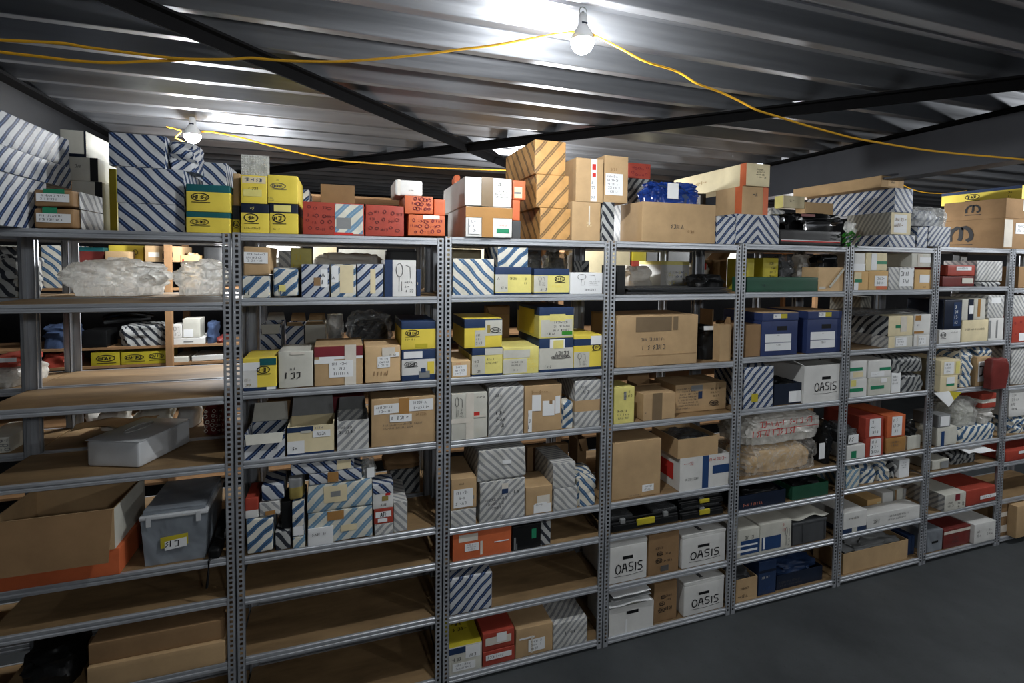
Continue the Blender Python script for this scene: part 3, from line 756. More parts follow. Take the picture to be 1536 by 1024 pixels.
u = c('upper white carton with one brown tape strip', 697, 768, 266, 'white', s=-.02, d=.62, on=a, crush=.003, deco=[('tape', .35, 0, .6, 1, 'tape_grey'), ('scr', .64, .3, .94, .6, 3), ('scr', .68, .7, .82, .88, 1)])
bag('bright orange wrapped piece behind the white cartons', 681, 692, 261, 'orange', s=.5, d=.1, on=u, n='wrapped_part', cat='wrapped part')
g = c('dark grey carton under the slim orange cartons', 768.5, 781, 331, 'grey_dark', s=.05, d=.3)
g = c('slim orange carton beside the lower white carton', 769, 780, 300, 'orange', s=.05, d=.3, on=g)
c('orange carton with cream panel beside the upper white carton', 769.5, 789, 270, 'orange', s=.05, d=.22, on=g, crush=.002, deco=[('pan', .1, .1, .7, .65, 'cream'), ('pan', .1, .3, .6, .4, 'grey')])
a = c('lowest of three tan boxes with brown stripes', 810, 855.6, 312.5, 's_tan', s=.02, d=.5, n='cardboard_box')
a = c('middle of three tan boxes with brown stripes', 804.5, 853, 262.5, 's_tan', s=.02, d=.52, on=a, n='cardboard_box')
a = c('uppermost of three tan boxes with brown stripes', 802, 848.6, 211, 's_tan', s=.02, d=.55, on=a, n='cardboard_box')
a = c('plain brown box with torn tape patch', 858, 900.6, 303, 'kraft', s=.02, d=.28, deco=[('tape', .58, .4, .62, .9, 'tape_clear'), ('scr', .5, .35, .72, .5, 2, 'cream')])
c('brown box with red and white warning tape strip', 864, 905, 237.5, 'kraft', s=.02, d=.22, on=a, bulge=.002, deco=[('tape', .54, .02, .76, .99, 'paper'), ('pan', .58, .74, .72, .88, 'ink_red'), ('pan', .59, .58, .72, .68, 'ink_red'), ('scr', .56, .06, .74, .5, 4)])
sg = c('grey striped carton wedged beside the large brown box', 903, 921.5, 303, 's_dark_r', s=.04, d=.3)
c('brown box with white shipping label and taped lid', 906.5, 942, 234, 'kraft', s=.06, d=.26, on=sg, deco=[('lab', .05, .16, .78, .62, 5), ('scr', .2, .66, .7, .76, 1, 'kraft_dark')])
at(3, 0)
k = c('large plain brown box with faint handwriting', 963, 1074, 304.5, 'kraft', s=.02, d=.27, crush=.003, deco=[('scr', .36, .32, .6, .5, 1, 'ink_soft'), ('scr', .6, .22, .74, .36, 1, 'kraft_dark')])
bag('glossy blue plastic bag with white label', 974, 1056, 270, 'film_blue', s=.06, d=.2, on=k, crump=.35, deco=[('lab', .32, .2, .52, .85, 0)], core='navy')
h = c('chevron striped carton beside the black tray', 1104, 1169, 322, 's_chev', s=.02, d=.3)
l = c('navy striped carton beside the large brown box', 1075.5, 1103, 325, 's_navy_r', s=.02, d=.3)
c('black carton with white square label', 1058, 1093.5, 283, 'black', s=.06, d=.22, on=l, deco=[('lab', .14, .52, .74, .92, 4), ('lab', .5, .05, .74, .45, 0)])
t = c('brown box with orange tape edges under the long crate', 1113, 1152, 280, 'kraft', s=.05, d=.26, on=h, deco=[('tape', .8, 0, 1, 1, 'orange'), ('tape', .75, 0, 1, 1, 'orange', 'L'), ('scr', .4, .6, .66, .85, 1, 'ink_soft')])
c('long pale carton with orange brown band reaching back', 1119.5, 1155, 245.5, 'cream', s=.03, d=.8, on=t, deco=[('scr', .4, .35, .9, .8, 4), ('tape', .93, 0, 1, 1, 'orange', 'L'), ('scr', .3, .35, .6, .7, 1, 'kraft', 'L')])
at(3, 0, 1)
f = c('grey and black striped carton below a red carton', 941, 978, 268, 's_dark', s=.0, d=.3)
c('red carton with dark print over a striped carton', 943, 976, 245, 'red', s=.0, d=.25, on=f, deco=[('art', .1, .1, .9, .9, 'maroon', 10)])
at(4, 0)
e = room(1170, 1262, 345, .02, .3, None); o, q = special(e, 'black_tray', 'flat black tray with thin red line', 'tray', None)
b = MB(); b.rbox(*q, 'black', r=.01, bulge=.002); b.build('tray_body', o); decorate(o, frames(*q), [('pan', .02, .22, .98, .3, 'ink_red'), ('pan', .02, .3, .98, .34, 'paper')], rng(e))
bag('black bin bag on the black tray', 1182, 1275, 318, 'black_gloss', s=.04, d=.26, on=e, crump=.4, deco=[('pan', .2, .72, .42, .86, 'red_dark')])
st = bag('small striped bag beside the chevron carton', 1156, 1180, 311, 's_grey', s=.34, d=.08, crump=.2, ex=.35)
c('small cream carton with yellow side near the striped bag', 1176, 1207, 294, 'cream', s=.335, d=.09, on=st, deco=[('scr', .3, .4, .7, .8, 1), ('pan', 0, 0, .9, 1, 'yellow_pale', 'L')])
e = room(1268, 1292, 337, -.03, .09, None); o, q = special(e, 'leafy_sprig', 'green leafy sprig in clear wrapping at the shelf edge', 'plant')
b = MB(); R = random.Random(8)
for i in range(44):
    p = Vector((q[0]+R.random()*(q[1]-q[0])*.8, q[2]+R.random()*(q[3]-q[2]), R.random()*q[5]*.75-.02)); d = Vector((R.random()-.5, R.random()-.7, R.random()-.3)).normalized()*.042; w = d.cross(Vector((0, .3, 1))).normalized()*.014
    b.face([p, p+d*.5+w, p+d, p+d*.5-w], 'leaf_green'); b.face([p+d*.5+w+Vector((0, 0, .001)), p+d, p+d*.5-w, p], 'leaf_green')
b.build('leaves', o); b = MB(); blob(b, q[0]+.02, q[1]+.01, q[2]+.03, q[3], q[5]*.55, q[5]*1.2, 'film_clear', .4, 3); b.build('clear_wrapping', o)
at(5, 0)
s1 = c('low striped carton beneath the long striped stack', 1376, 1391.5, 340, 's_navy_r', s=.02, d=.34)
s1b = c('striped carton lying under the grey hatched carton', 1334, 1373, 352.5, 's_navy', s=.02, d=.36)
s2 = c('grey hatched carton with torn tape end', 1336.5, 1366, 318.5, 's_hatch', s=.02, d=.36, on=s1b, deco=[('pan', 0, .02, 1, .98, 'cream'), ('pan', .15, .1, .8, .9, 'paper'), ('scr', .15, .3, .8, .8, 2, 'kraft_dark')])
s3 = c('long navy striped carton reaching far back', 1342, 1369.5, 282.5, 's_navy', s=.02, d=.78, on=s2)
c('long brown carton topmost under the steel beam', 1322, 1356, 264.5, 'kraft', s=.04, d=.8, on=s3, deco=[('pan', .3, .15, .75, .85, 'kraft_pale'), ('scr', .4, .3, .65, .7, 1)])
s4 = c('pale blue striped carton beside the brown lettered boxes', 1392.5, 1425.5, 339.5, 's_navy_fine', s=.02, d=.36)
bag('clear film wrapped striped carton with loose film end', 1371, 1430, 308, 'film_clear', s=.03, d=.32, on=s4, crump=.18, core='s_navy_r')
at(4, 0)
c('small brown carton end behind the black bin bag', 1207, 1249, 304, 'kraft', s=.33, d=.09)
at(6, 0)
Xl = onY(1506, 350, .0).x
a = c('lower brown box with large black emblem on its side', 1506, 1580, 329, 'kraft_dark', s=.0, d=.47, deco=[('mark', .14, .26, .5, .76, .034, 'L'), ('lab', .22, .5, .6, .85, 2), ('tape', .0, .05, .16, .95, 'tape_clear')])
u = c('upper brown box with small black emblem on its side', 1509, 1580, 299.5, 'kraft_dark', s=.0, d=.47, on=a, deco=[('mark', .38, .36, .6, .76, .016, 'L'), ('lab', .35, .4, .8, .95, 3)])
c('flat yellow carton with blue top on the lettered boxes', 1533, 1600, 280.5, 'yellow', top='navy', s=.0, d=.62, on=u, deco=[('pan', 0, .78, 1, 1, 'navy', 'L'), ('logo', .32, .15, .5, .7, 'ink', 'L'), ('scr', .84, .15, .92, .7, 2, 'ink', 'L')])

# ================================================================== first bay
at(0, 3)
e = E(); z = ZL[0][3]+.0006; P0, P1, P2 = onZ(130, 699, z), onZ(209, 702, z), onZ(303, 664, z)
ax = (P1-P0).normalized(); L1 = (P1-P0).length; L2 = min(.36, (P2-P1).length); rz = math.atan2(ax.y, ax.x); hh = onY(130, 659.5, P0.y).z-z
ctr = (P0+P1)/2+Vector((-ax.y, ax.x, 0))*L2/2
o = empty('lidded_box', ctr, rz); finish(o, 'milky translucent plastic box with clear lid', 'storage box', None)
b = MB(); b.rbox(-L1/2, L1/2, -L2/2, L2/2, 0, hh*.97, 'tub', r=.014, bulge=-.004); b.build('box_body', o)
b = MB(); b.rbox(-L1/2-.003, L1/2+.003, -L2/2-.003, L2/2+.003, hh*.975, hh, 'tub', r=.006); b.build('lid', o)
b = MB(); b.tube([(-.03+.03*math.cos(t*.35), .02+.09*math.sin(t*.35), hh+.003) for t in range(19)], .003, 'film_clear', 6); b.build('lid_rim', o)
q = E(); rr = (abs(ax.x)*L1+abs(ax.y)*L2)/2; q.lo = [ctr.x-rr, P0.y-.02, z]; q.hi = [ctr.x+rr, P0.y+.4, z+hh]; BOXES.append(q)
at(0, 4)
f = c('flat orange carton under the open brown tray', -60, 180, 838, 'orange', s=.0, d=.36)
openbox('wide brown carton standing open with a hanging front flap', -70, 172, 777, 'kraft', s=-.006, d=.38, on=f, inner='kraft_dark', deco=[('pan', 0, 0, 1, 1, 'offwhite', 'R')], flaps=[('F', .235, -81)])
e = room(208, 312, 763, .015, .38, None); o, q = special(e, 'storage_tub', 'large clear plastic storage tub with lid and yellow sticker', 'storage tub')
x0, x1, y0, y1, z0, z1 = q; b = MB(); tp = .018; zr = z1*.84
def ring(k, z, g=0): return [Vector((x0+k+g, y0+k+g, z)), Vector((x1-k-g, y0+k+g, z)), Vector((x1-k-g, y1-k-g, z)), Vector((x0+k+g, y1-k-g, z))]
rs = [ring(tp, 0), ring(.006, zr), ring(.006, zr, .003), ring(tp, .004, .003)]
for a_, c_ in zip(rs, rs[1:]): b.add(a_+c_, [(i, (i+1) % 4, 4+(i+1) % 4, 4+i) for i in range(4)], 'tub_clear')
b.face(rs[0][::-1], 'tub_clear'); b.face(rs[3], 'tub_clear'); b.build('tub_body', o)
b = MB(); b.rbox(x0, x1, y0, y1, zr, zr+.02, 'tub', r=.006); b.build('rim', o)
b = MB(); b.rbox(x0+.012, x1-.012, y0+.012, y1-.012, zr+.02, z1, 'tub_clear', r=.016, bulge=.006); b.build('lid', o)
for X in (x0+.03, x1-.05):
    b = MB(); b.box(X, X+.02, y0-.002, y0, zr-.03, zr+.018, 'tub'); b.build('clip', o)
b = MB(); blob(b, x0+.03, x1-.03, y0+.04, y1-.04, .006, zr*.6, 'grey', .35, 5); b.build('contents', o)
b = MB(); fr = frames(x0, x1, y0+.008, y1, 0, z1)['F']; plate(b, fr, .3, .3, .7, .5, 'mustard', .003, .004, .03); plate(b, fr, .36, .26, .68, .42, 'paper', .0045, .005, .04); scribble(b, fr, .36, .28, .68, .46, 1, 'ink', random.Random(3), h=.0055); b.build('sticker', o)
e = room(307, 330, 800, .0, .3, None); o, q = special(e, 'handheld_scanner', 'black handheld device beside the storage tub', 'device')
x0, x1, y0, y1, z0, z1 = q; b = MB(); b.rbox(x0, x1, y0, y0+.1, 0, .05, 'black', r=.012); b.bar((0, y0+.09, .03), (0, y1, z1*.75), .045, .04, 'black'); b.build('device_body', o)
b = MB(); b.bar((.024, y0+.12, .055), (.024, y1-.06, z1*.62), .002, .03, 'paper'); b.build('paper_label', o)
b = MB(); b.tube([(0, y0+.03, .02), (-.02, y0-.012, .0), (-.022, y0-.016, -.06), (-.03, y0-.014, -.13)], .006, 'black', 6); b.build('strap', o)
at(0, 4)
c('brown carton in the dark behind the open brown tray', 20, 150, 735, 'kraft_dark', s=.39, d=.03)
at(0, 6)
a = c('long flat brown board at the bottom of the bay', 130, 338, 982, 'kraft', s=.0, d=.37, n='cardboard_sheet', cat='cardboard')
c('long brown carton lying on the flat board', 132, 336, 948, 'kraft_dark', s=.02, d=.34, on=a)
bag('dark crumpled bag in the dark corner', 20, 110, 985, 'black', s=.05, d=.25)

# ================================================================== second bay
at(1, 1)
a = c('pale striped carton below a labelled brown parcel', 361.5, 404.7, 414, 's_blue_r', s=.015, d=.3, deco=[('scr', .02, .04, .6, .45, 1)])
c('brown parcel with torn white address label', 361, 406, 369, 'kraft', s=.02, d=.3, on=a, crush=.006, r=.01, n='parcel', cat='parcel', deco=[('lab', .06, .42, .9, .8)])
c('rounded pale blue striped carton with yellow patch', 408, 448.6, 401, 's_blue_r', s=.015, d=.22, r=.014, crush=.006, deco=[('pan', .25, .2, .5, .42, 'yellow_pale'), ('scr', .1, .05, .8, .28, 1, 'tape_blue')])
c('navy striped carton with punched brown slot', 452, 494, 396.5, 's_navy_r', s=.015, d=.22, deco=[('pan', .44, .35, .68, .6, 'kraft_dark'), ('pan', .7, .3, .94, .85, 'paper'), ('scr', .72, .35, .92, .8, 2)])
c('cream fronted carton with blue and teal stripe edges', 496, 534, 396.5, 's_blue_r', s=.015, d=.22, deco=[('pan', .36, .12, .9, .98, 'cream'), ('pan', .04, .45, .3, .95, 'paper'), ('scr', .06, .5, .28, .7, 1)])
c('navy striped carton with cream torn centre', 535.5, 575, 396, 's_navy_r', s=.015, d=.22, deco=[('pan', .5, .1, .7, .85, 'cream')])
c('white carton with navy side and line drawing', 577, 624, 390, 'white', s=.015, d=.28, deco=[('pan', 0, 0, .25, 1, 'navy'), ('draw', .3, .05, .97, .95)])
c('slim blue carton at the end of the striped row', 625, 631, 404, 'navy', s=.02, d=.2, deco=[('scr', .2, .1, .8, .7, 4, 'cream')])
p = c('white striped carton behind the rounded striped carton', 418, 436, 376, 's_grey', s=.26, d=.1)
c('pale yellow carton behind the navy striped row', 434, 467, 372, 'yellow_pale', s=.26, d=.1, deco=[('scr', .1, .3, .9, .9, 3, 'yellow')])
c('dark carton behind the white drawing carton', 579, 625, 376, 'black', s=.3, d=.1)
at(1, 1, 1)
bag('crumpled white cloth sack behind the navy striped row', 467, 579, 378, 'cloth_white', s=.05, d=.3, n='cloth_sack', crump=.2)
bag('clear bag behind the yellow carton', 404, 440, 385, 'film_clear', s=.05, d=.25, core='cloth_white')
at(1, 2)
c('yellow, white and teal carton with emblem', 362.5, 414.5, 536, 'yellow', s=.01, d=.24, bands=[(.1, 'navy'), (1.01, 'yellow')], deco=[('pan', .0, .1, .42, .62, 'white'), ('pan', .0, .62, .5, .86, 'paper'), ('pan', .5, .76, 1, .97, 'teal'), ('logo', .42, .45, .8, .74), ('scr', .05, .12, .32, .42, 2, 'foil'), ('lab', .7, .02, .98, .1, 0)])
c('white carton with scrawled black handwriting', 417, 470, 526, 'offwhite', s=.02, d=.24, crush=.003, deco=[('scr', .25, .45, .65, .6, 1), ('scr', .08, .2, .85, .48, 1), ('tape', .35, .9, .75, .97, 'tape_clear')])
e = c('brown carton with maroon lid and white address label', 471.5, 544, 517, 'kraft', s=.02, d=.24, deco=[('pan', 0, .72, 1, .97, 'maroon'), ('pan', .1, .65, 1, .72, 'paper'), ('pan', 0, .55, .4, .66, 'paper'), ('lab', .3, .2, .8, .62, 3), ('tape', .62, 0, .86, 1, 'tape_clear')])
c('brown carton with small paper labels and pencil notes', 547, 601, 518, 'kraft_pale', s=.02, d=.24, crush=.003, deco=[('lab', .35, .4, .7, .7, 3), ('lab', .64, .68, .96, .8, 1), ('scr', .2, .15, .75, .35, 1, 'kraft_dark'), ('tape', .48, .72, .84, .95, 'tape_clear')])
a = c('white and navy carton with pictured part', 602.5, 655, 523.5, 'white', s=.015, d=.3, bands=[(.18, 'navy'), (.68, 'white'), (1.01, 'navy')], deco=[('pan', .06, .72, .6, .94, 'paper'), ('logo', .08, .4, .45, .62), ('pan', .75, .2, .95, .6, 'yellow'), ('pan', .5, .08, .82, .3, 'grey'), ('pan', .56, .25, .7, .4, 'navy')])
c('yellow carton with navy lid and oval emblem', 602, 655, 482, 'yellow', s=.015, d=.36, on=a, bands=[(.72, 'yellow'), (1.01, 'navy')], deco=[('logo', .12, .4, .5, .7), ('scr', .08, .3, .6, .42, 1), ('pan', .4, .05, .75, .2, 'mustard')])
at(1, 2, 1)
openbox('striped carton with open flaps', 391, 422, 487, 's_navy', s=.06, d=.25, flaps=[('F', .06, -60), ('B', .05, 70)], inner='offwhite')
openbox('brown striped carton with raised flap', 429, 456, 489, 's_navy_r', s=.06, d=.25, flaps=[('B', .06, 60), ('F', .05, 30)], inner='kraft')
openbox('white open carton with bent flaps', 458, 488, 487, 'offwhite', s=.06, d=.25, flaps=[('F', .07, 20), ('B', .05, 60)], inner='kraft')
e = room(489, 516, 472, .08, .12, None); o, q = special(e, 'plastic_jar', 'clear plastic jar of striped packets', 'jar')
w = min(q[1]-q[0], q[3]-q[2])/2; hq = q[5]; b = MB(); b.lathe([(.001, 0), (w*.92, 0), (w, .01), (w, hq*.8), (w*.9, hq*.9), (w*.9, hq*.99), (.001, hq*.99)], 'film_clear'); b.build('jar_body', o); b = MB(); blob(b, -w*.8, w*.8, -w*.8, w*.8, .004, hq*.7, 's_dark', .3, 2); b.build('contents', o)
bag('grey film bundle behind the brown cartons', 518, 592, 468, 'film_grey', s=.08, d=.26, core='s_dark')
at(1, 3)
openbox('navy striped carton with flaps standing up', 365.5, 427, 650, 's_navy_r', s=.015, d=.22, flaps=[('B', .1, 65), ('F', .05, -70)], inner='offwhite')
openbox('cream and navy carton with raised lid and white labels', 431, 501, 638, 'cream', s=.015, d=.2, inner='grey', flaps=[('B', .11, 78)], deco=[('pan', 0, .8, .55, .98, 'navy'), ('pan', 0, 0, 1, .07, 'navy'), ('pan', 0, .06, .36, .5, 'paper'), ('lab', .54, .58, .92, .82, 1), ('pan', .28, .76, .5, .84, 'offwhite'), ('scr', .1, .12, .3, .36, 1), ('scr', .54, .85, .9, .97, 1, 'tape_blue')])
openbox('grey striped white carton with lid flap raised', 506, 553, 630, 's_grey_r', s=.015, d=.22, flaps=[('B', .07, 75)], inner='grey', deco=[('scr', .02, .55, .6, .85, 2)])
c('large brown box with white labels and stamped writing', 557, 653.5, 596, 'kraft', s=.015, d=.34, deco=[('lab', .04, .68, .42, .88, 2), ('lab', .58, .7, .96, .94, 2), ('lab', .28, .5, .62, .66, 1), ('tape', .42, .6, .58, .99), ('scr', .12, .34, .82, .48, 2, 'ink_soft'), ('scr', .68, .58, .94, .68, 1, 'kraft_dark')])
c('maroon carton in the dark behind open cartons', 442, 546, 596, 'maroon', s=.31, d=.1)
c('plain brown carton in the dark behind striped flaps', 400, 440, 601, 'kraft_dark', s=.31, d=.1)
at(1, 4)
a = c('striped carton lowest in the tumbled stack', 367, 411, 777, 's_blue_r', s=.01, d=.22, crush=.008, r=.01)
a1 = c('dark striped carton beside the tumbled stack base', 412, 437, 796, 's_dark_r', s=.01, d=.2, crush=.006)
b1 = c('white striped carton with brown tape in the tumbled stack', 388, 421, 752, 's_grey', s=.015, d=.2, on=a, crush=.005, deco=[('tape', .3, .1, .75, .38, 'tape_brown')])
c('navy striped carton topmost in the tumbled stack', 391, 427, 727, 's_navy_big', s=.015, d=.2, on=b1, crush=.006)
c('red and white carton behind the tumbled stack', 366, 387.5, 747, 'red', s=.02, d=.2, on=a, bands=[(.4, 'white'), (.55, 'red'), (1.01, 'red')])
c('black carton standing on the dark striped carton', 422, 436, 752, 'black', s=.03, d=.18, on=a1)
a = c('small striped carton lowest in the narrow stack', 439, 457.5, 805, 's_lblue', s=.01, d=.22)
a = c('tall blue and white carton in the narrow stack', 438, 457, 752, 's_blue_r', s=.01, d=.22, on=a, crush=.003, deco=[('scr', .2, .4, .6, .6, 1), ('pan', .1, .05, .9, .3, 'paper')])
c('crumpled gold foil carton topmost in the narrow stack', 431, 456.5, 715, 'foil', s=.01, d=.2, on=a, crush=.012, r=.012, bands=[(.55, 'foil'), (1.01, 'grey')])
a = c('large light blue striped carton with a white card', 461, 559, 764, 's_lblue', s=.015, d=.3, crush=.004, deco=[('pan', .3, .7, .55, .98, 'tape_brown'), ('pan', .5, .3, .75, .5, 'cream')])
card = c('white card with printed line leaning on striped carton', 462, 500, 791, 'paper', s=.008, d=.006, n='paper_card', cat='card', r=.001, deco=[('scr', .12, .5, .9, .78, 1)])
mid = a = c('middle light blue striped carton with torn patch', 460.5, 559, 723, 's_lblue', s=.015, d=.3, on=a, crush=.006, deco=[('pan', .25, .3, .6, .9, 'cream'), ('pan', .35, .5, .5, .7, 'grey')])
a = c('smaller navy striped carton with brown patch', 463, 543, 706, 's_navy', s=.015, d=.26, on=a, crush=.004, deco=[('tape', .35, .1, .55, .95, 'tape_brown')])
c('long navy striped carton lying across the striped stack', 436, 531, 692, 's_navy', s=.015, d=.2, on=a, deco=[('pan', .72, .1, .95, .95, 'cream')])
g = c('grey striped carton under a red lettered carton', 562, 590, 785, 's_grey_r', s=.015, d=.14)
g = c('small red carton with white lettered label', 561, 589.5, 762, 'red', s=.015, d=.14, on=g, deco=[('pan', .08, .42, .9, .8, 'paper'), ('txt', .34, .46, .68, .74, 'ATE', 'ink', .003), ('pan', .2, .12, .7, .36, 'paper')])
c('white and blue carton above the red lettered carton', 559, 590, 726, 'white', s=.015, d=.14, on=g, bands=[(.6, 'white'), (1.01, 's_navy')], deco=[('pan', .45, .3, .75, .5, 'foil'), ('pan', .62, .52, .85, .62, 'ink_red'), ('scr', .35, .05, .8, .25, 1)])
c('grey striped carton standing beside the red lettered carton', 590.5, 611, 752, 's_grey', s=.02, d=.3)
at(1, 4, 1)
f = c('grey striped carton by the rear post', 585, 630, 704, 's_dark', s=.02, d=.25)
bag('brown paper sack lying on a grey striped carton', 575, 632, 688, 'kraft_dark', s=.02, d=.25, on=f, n='paper_sack', crump=.15)
at(1, 4)
bag('clear bag with white tag hanging over striped cartons', 541, 566, 686, 'film_clear', s=.03, d=.1, on=mid, crump=.45, deco=[('lab', .3, .0, .8, .5, 0)])

# ================================================================== third bay
at(2, 1)
c('large carton with broad blue grey stripes', 679, 741, 388, 's_blue', s=.015, d=.36)
YD = lambda: [('pan', .0, .1, .34, .74, 'offwhite'), ('scr', .06, .5, .2, .7, 1), ('scr', .15, .16, .4, .34, 1), ('scr', .38, .52, .7, .66, 1), ('scr', .8, .35, .95, .65, 2)]
a = c('navy and yellow carton carrying a striped carton', 743, 797, 401, 'yellow_pale', s=.015, d=.34, bands=NYB, deco=YD())
c('navy and yellow carton with oval emblem', 801, 854, 403, 'yellow', s=.015, d=.34, bands=NYB, deco=[('pan', 0, .1, .38, .72, 'offwhite'), ('logo', .58, .42, .86, .72), ('scr', .18, .1, .42, .3, 1), ('scr', .5, .26, .86, .36, 1, 'yellow'), ('draw', .1, .3, .35, .7, 'ink_soft')])
c('white and blue striped carton on navy lid', 746.5, 792, 370, 's_blue_r', s=.02, d=.3, on=a)
c('small white carton with printed grid', 855.4, 903.7, 409, 'paper', s=.015, d=.25, deco=[('draw', .15, .35, .95, .95, 'ink_soft'), ('scr', .4, .12, .85, .28, 1)])
c('dark striped carton behind the small white carton', 872, 903, 391, 's_dark', s=.27, d=.12)
c('cream carton peeking over the large striped carton', 677, 722, 374, 'cream', s=.38, d=.04)
at(2, 1, 1)
bag('grey film bag holding round discs', 794, 816, 376, 'film_grey', s=.06, d=.3, core='offwhite')
bag('grey film bag with crumpled white wrapping', 830, 856, 376, 'film_grey', s=.06, d=.3, core='cloth_white')
bag('crumpled white wrapped bundle', 871, 905, 378, 'cloth_white', s=.1, d=.25, n='cloth_sack')
at(2, 2)
c('small pale brown carton with white label', 677.4, 705.5, 541, 'kraft_pale', s=.012, d=.3, deco=[('lab', .08, .1, .8, .75, 3), ('scr', .1, .78, .7, .92, 1, 'orange')])
a = c('lower navy and yellow carton of the near pair', 708, 753.7, 521, 'yellow_pale', s=.012, d=.36, bands=NYB, deco=[('pan', 0, .09, .42, .72, 'offwhite'), ('pan', .42, .74, 1, .97, 'offwhite'), ('scr', .06, .3, .3, .6, 2, 'ink_soft'), ('scr', .44, .4, .9, .66, 2, 'ink_soft'), ('scr', .15, .1, .4, .26, 1)])
c('upper navy and yellow carton with yellow lid', 696.5, 753, 478, 'yellow', s=.012, d=.32, on=a, top='yellow', bands=[(.68, 'yellow'), (1.01, 'navy')], deco=[('pan', .28, .05, .55, .6, 'offwhite'), ('pan', .55, .4, 1, .94, 'offwhite'), ('logo', .68, .45, .95, .68), ('scr', .3, .1, .52, .5, 3, 'ink_soft'), ('pan', .6, .5, .68, .78, 'foil')])
c('pale yellow carton with white printed panels', 755, 808, 520, 'yellow_pale', s=.012, d=.36, deco=[('pan', 0, .6, .75, .9, 'offwhite'), ('pan', 0, .04, .66, .56, 'offwhite'), ('scr', .2, .28, .62, .5, 2), ('scr', .25, .1, .6, .2, 1), ('scr', .68, .1, .98, .7, 6, 'yellow')])
a = c('lower navy and white carton under a deep yellow carton', 809, 860, 507.5, 'offwhite', s=.012, d=.38, bands=[(.08, 'navy'), (.72, 'offwhite'), (1.01, 'navy')], deco=[('pan', .3, .72, .74, .97, 'paper'), ('pan', .4, .7, .7, .94, 'yellow_pale'), ('scr', .4, .45, .95, .66, 1), ('scr', .15, .1, .45, .24, 1), ('logo', .35, .36, .9, .5, 'ink_soft')])
c('deep navy and yellow carton with stamped white panel', 809, 860.6, 461, 'yellow_pale', s=.012, d=.4, on=a, bands=[(.74, 'yellow_pale'), (1.01, 'navy')], deco=[('pan', .05, .05, .96, .6, 'offwhite'), ('pan', .3, .55, .75, .78, 'yellow_pale'), ('scr', .4, .2, .95, .58, 3), ('pan', .65, .1, .96, .22, 'leaf_green'), ('scr', .2, .08, .5, .22, 1), ('pan', .1, .1, .8, .9, 'yellow', 'L')])
c('yellow carton with navy band and pictured ring', 861, 905.5, 502, 'yellow', s=.012, d=.3, bands=[(.08, 'navy'), (.7, 'yellow'), (.88, 'navy'), (1.01, 'yellow')], deco=[('pan', .6, .72, 1, .96, 'paper'), ('logo', .66, .5, .98, .72), ('pan', 0, .08, .56, .52, 'offwhite'), ('draw', .1, .1, .5, .5)])
openbox('dark brown open carton between yellow stacks', 728, 774, 462, 'kraft_dark', s=.24, d=.15, flaps=[('F', .06, -60)])
at(2, 2, 1)
c('plain brown carton behind the yellow ring carton', 871, 907, 463, 'kraft_dark', s=.04, d=.3)
at(2, 3)
c('white carton with tape and dark scrawls', 677, 731, 589, 'offwhite', s=.012, d=.34, crush=.002, deco=[('tape', .4, 0, .62, 1, 'tape_clear'), ('tape', 0, .36, .45, .46, 'tape_clear'), ('draw', .08, .45, .36, .95), ('scr', .66, .86, .98, .94, 1), ('pan', .62, .5, .78, .58, 'ink_red'), ('pan', .62, .46, .95, .5, 'tape_clear')])
c('tall grey striped carton with stamped marks', 733, 785.4, 580, 's_grey_r', s=.012, d=.36, deco=[('scr', .18, .78, .5, .9, 1), ('scr', .2, .15, .55, .55, 3)])
c('tall brown carton with several white labels', 786.5, 842.6, 577, 'kraft', s=.012, d=.34, crush=.002, deco=[('lab', .2, .46, .44, .8, 0), ('lab', .48, .34, .8, .66, 0), ('lab', .82, .36, .95, .74, 0), ('lab', .1, .02, .2, .48, 3), ('pan', .66, .58, .74, .66, 'kraft_dark'), ('scr', .15, .8, .7, .92, 1, 'kraft_dark')])
bag('small blue and white striped sack', 843, 861, 600, 's_blue_r', s=.02, d=.15, crump=.2, ex=.35, n='sack')
c('grey striped carton with brown middle band', 861.7, 903.7, 570, 's_grey_r', s=.012, d=.36, bands=[(.34, 's_grey_r'), (.58, 'kraft'), (1.01, 's_grey_r')], deco=[('scr', .2, .7, .55, .92, 2)])
at(2, 4)
a = c('grey striped carton under a labelled brown box', 676, 714, 764, 's_grey', s=.01, d=.34)
c('brown box with torn white labels on a grey carton', 676.5, 715, 717, 'kraft', s=.01, d=.34, on=a, crush=.004, deco=[('lab', .1, .08, .85, .66, 3), ('pan', .15, .3, .9, .42, 'grey'), ('scr', .3, .78, .5, .88, 1)])
a = c('large white striped carton with handwriting and blue seal', 719.6, 787.4, 720, 's_grey_r', s=.01, d=.36, crush=.002, deco=[('tape', .48, .72, .62, .92, 'tape_clear'), ('pan', .48, .66, .62, .78, 'navy'), ('scr', .12, .28, .7, .6, 3), ('scr', .74, .6, .96, .76, 1), ('scr', .4, .06, .6, .16, 1, 'ink_soft')])
c('long grey striped carton wrapped in creased film', 716, 790, 672, 's_grey', s=.01, d=.37, on=a, crush=.008, r=.012, deco=[('pan', .5, .5, .68, .62, 'paper')])
c('small brown carton with taped flaps', 788.5, 828.5, 729, 'kraft', s=.012, d=.22, crush=.002, deco=[('lab', .3, .05, .96, .36, 0), ('pan', .42, .36, .9, .66, 'tape_clear'), ('lab', .34, .28, .8, .4, 1)])
a = c('lower small grey striped carton of a stacked pair', 830.7, 866, 731, 's_grey', s=.012, d=.2)
c('upper grey striped carton reaching back', 829.6, 863, 694, 's_grey', s=.012, d=.3, on=a)
bag('blue striped sack slumped at the post', 867, 900, 708, 's_blue', s=.012, d=.2, crump=.2, n='sack')
c('brown carton in the shadow behind striped cartons', 791, 852, 668, 'kraft_dark', s=.36, d=.05)
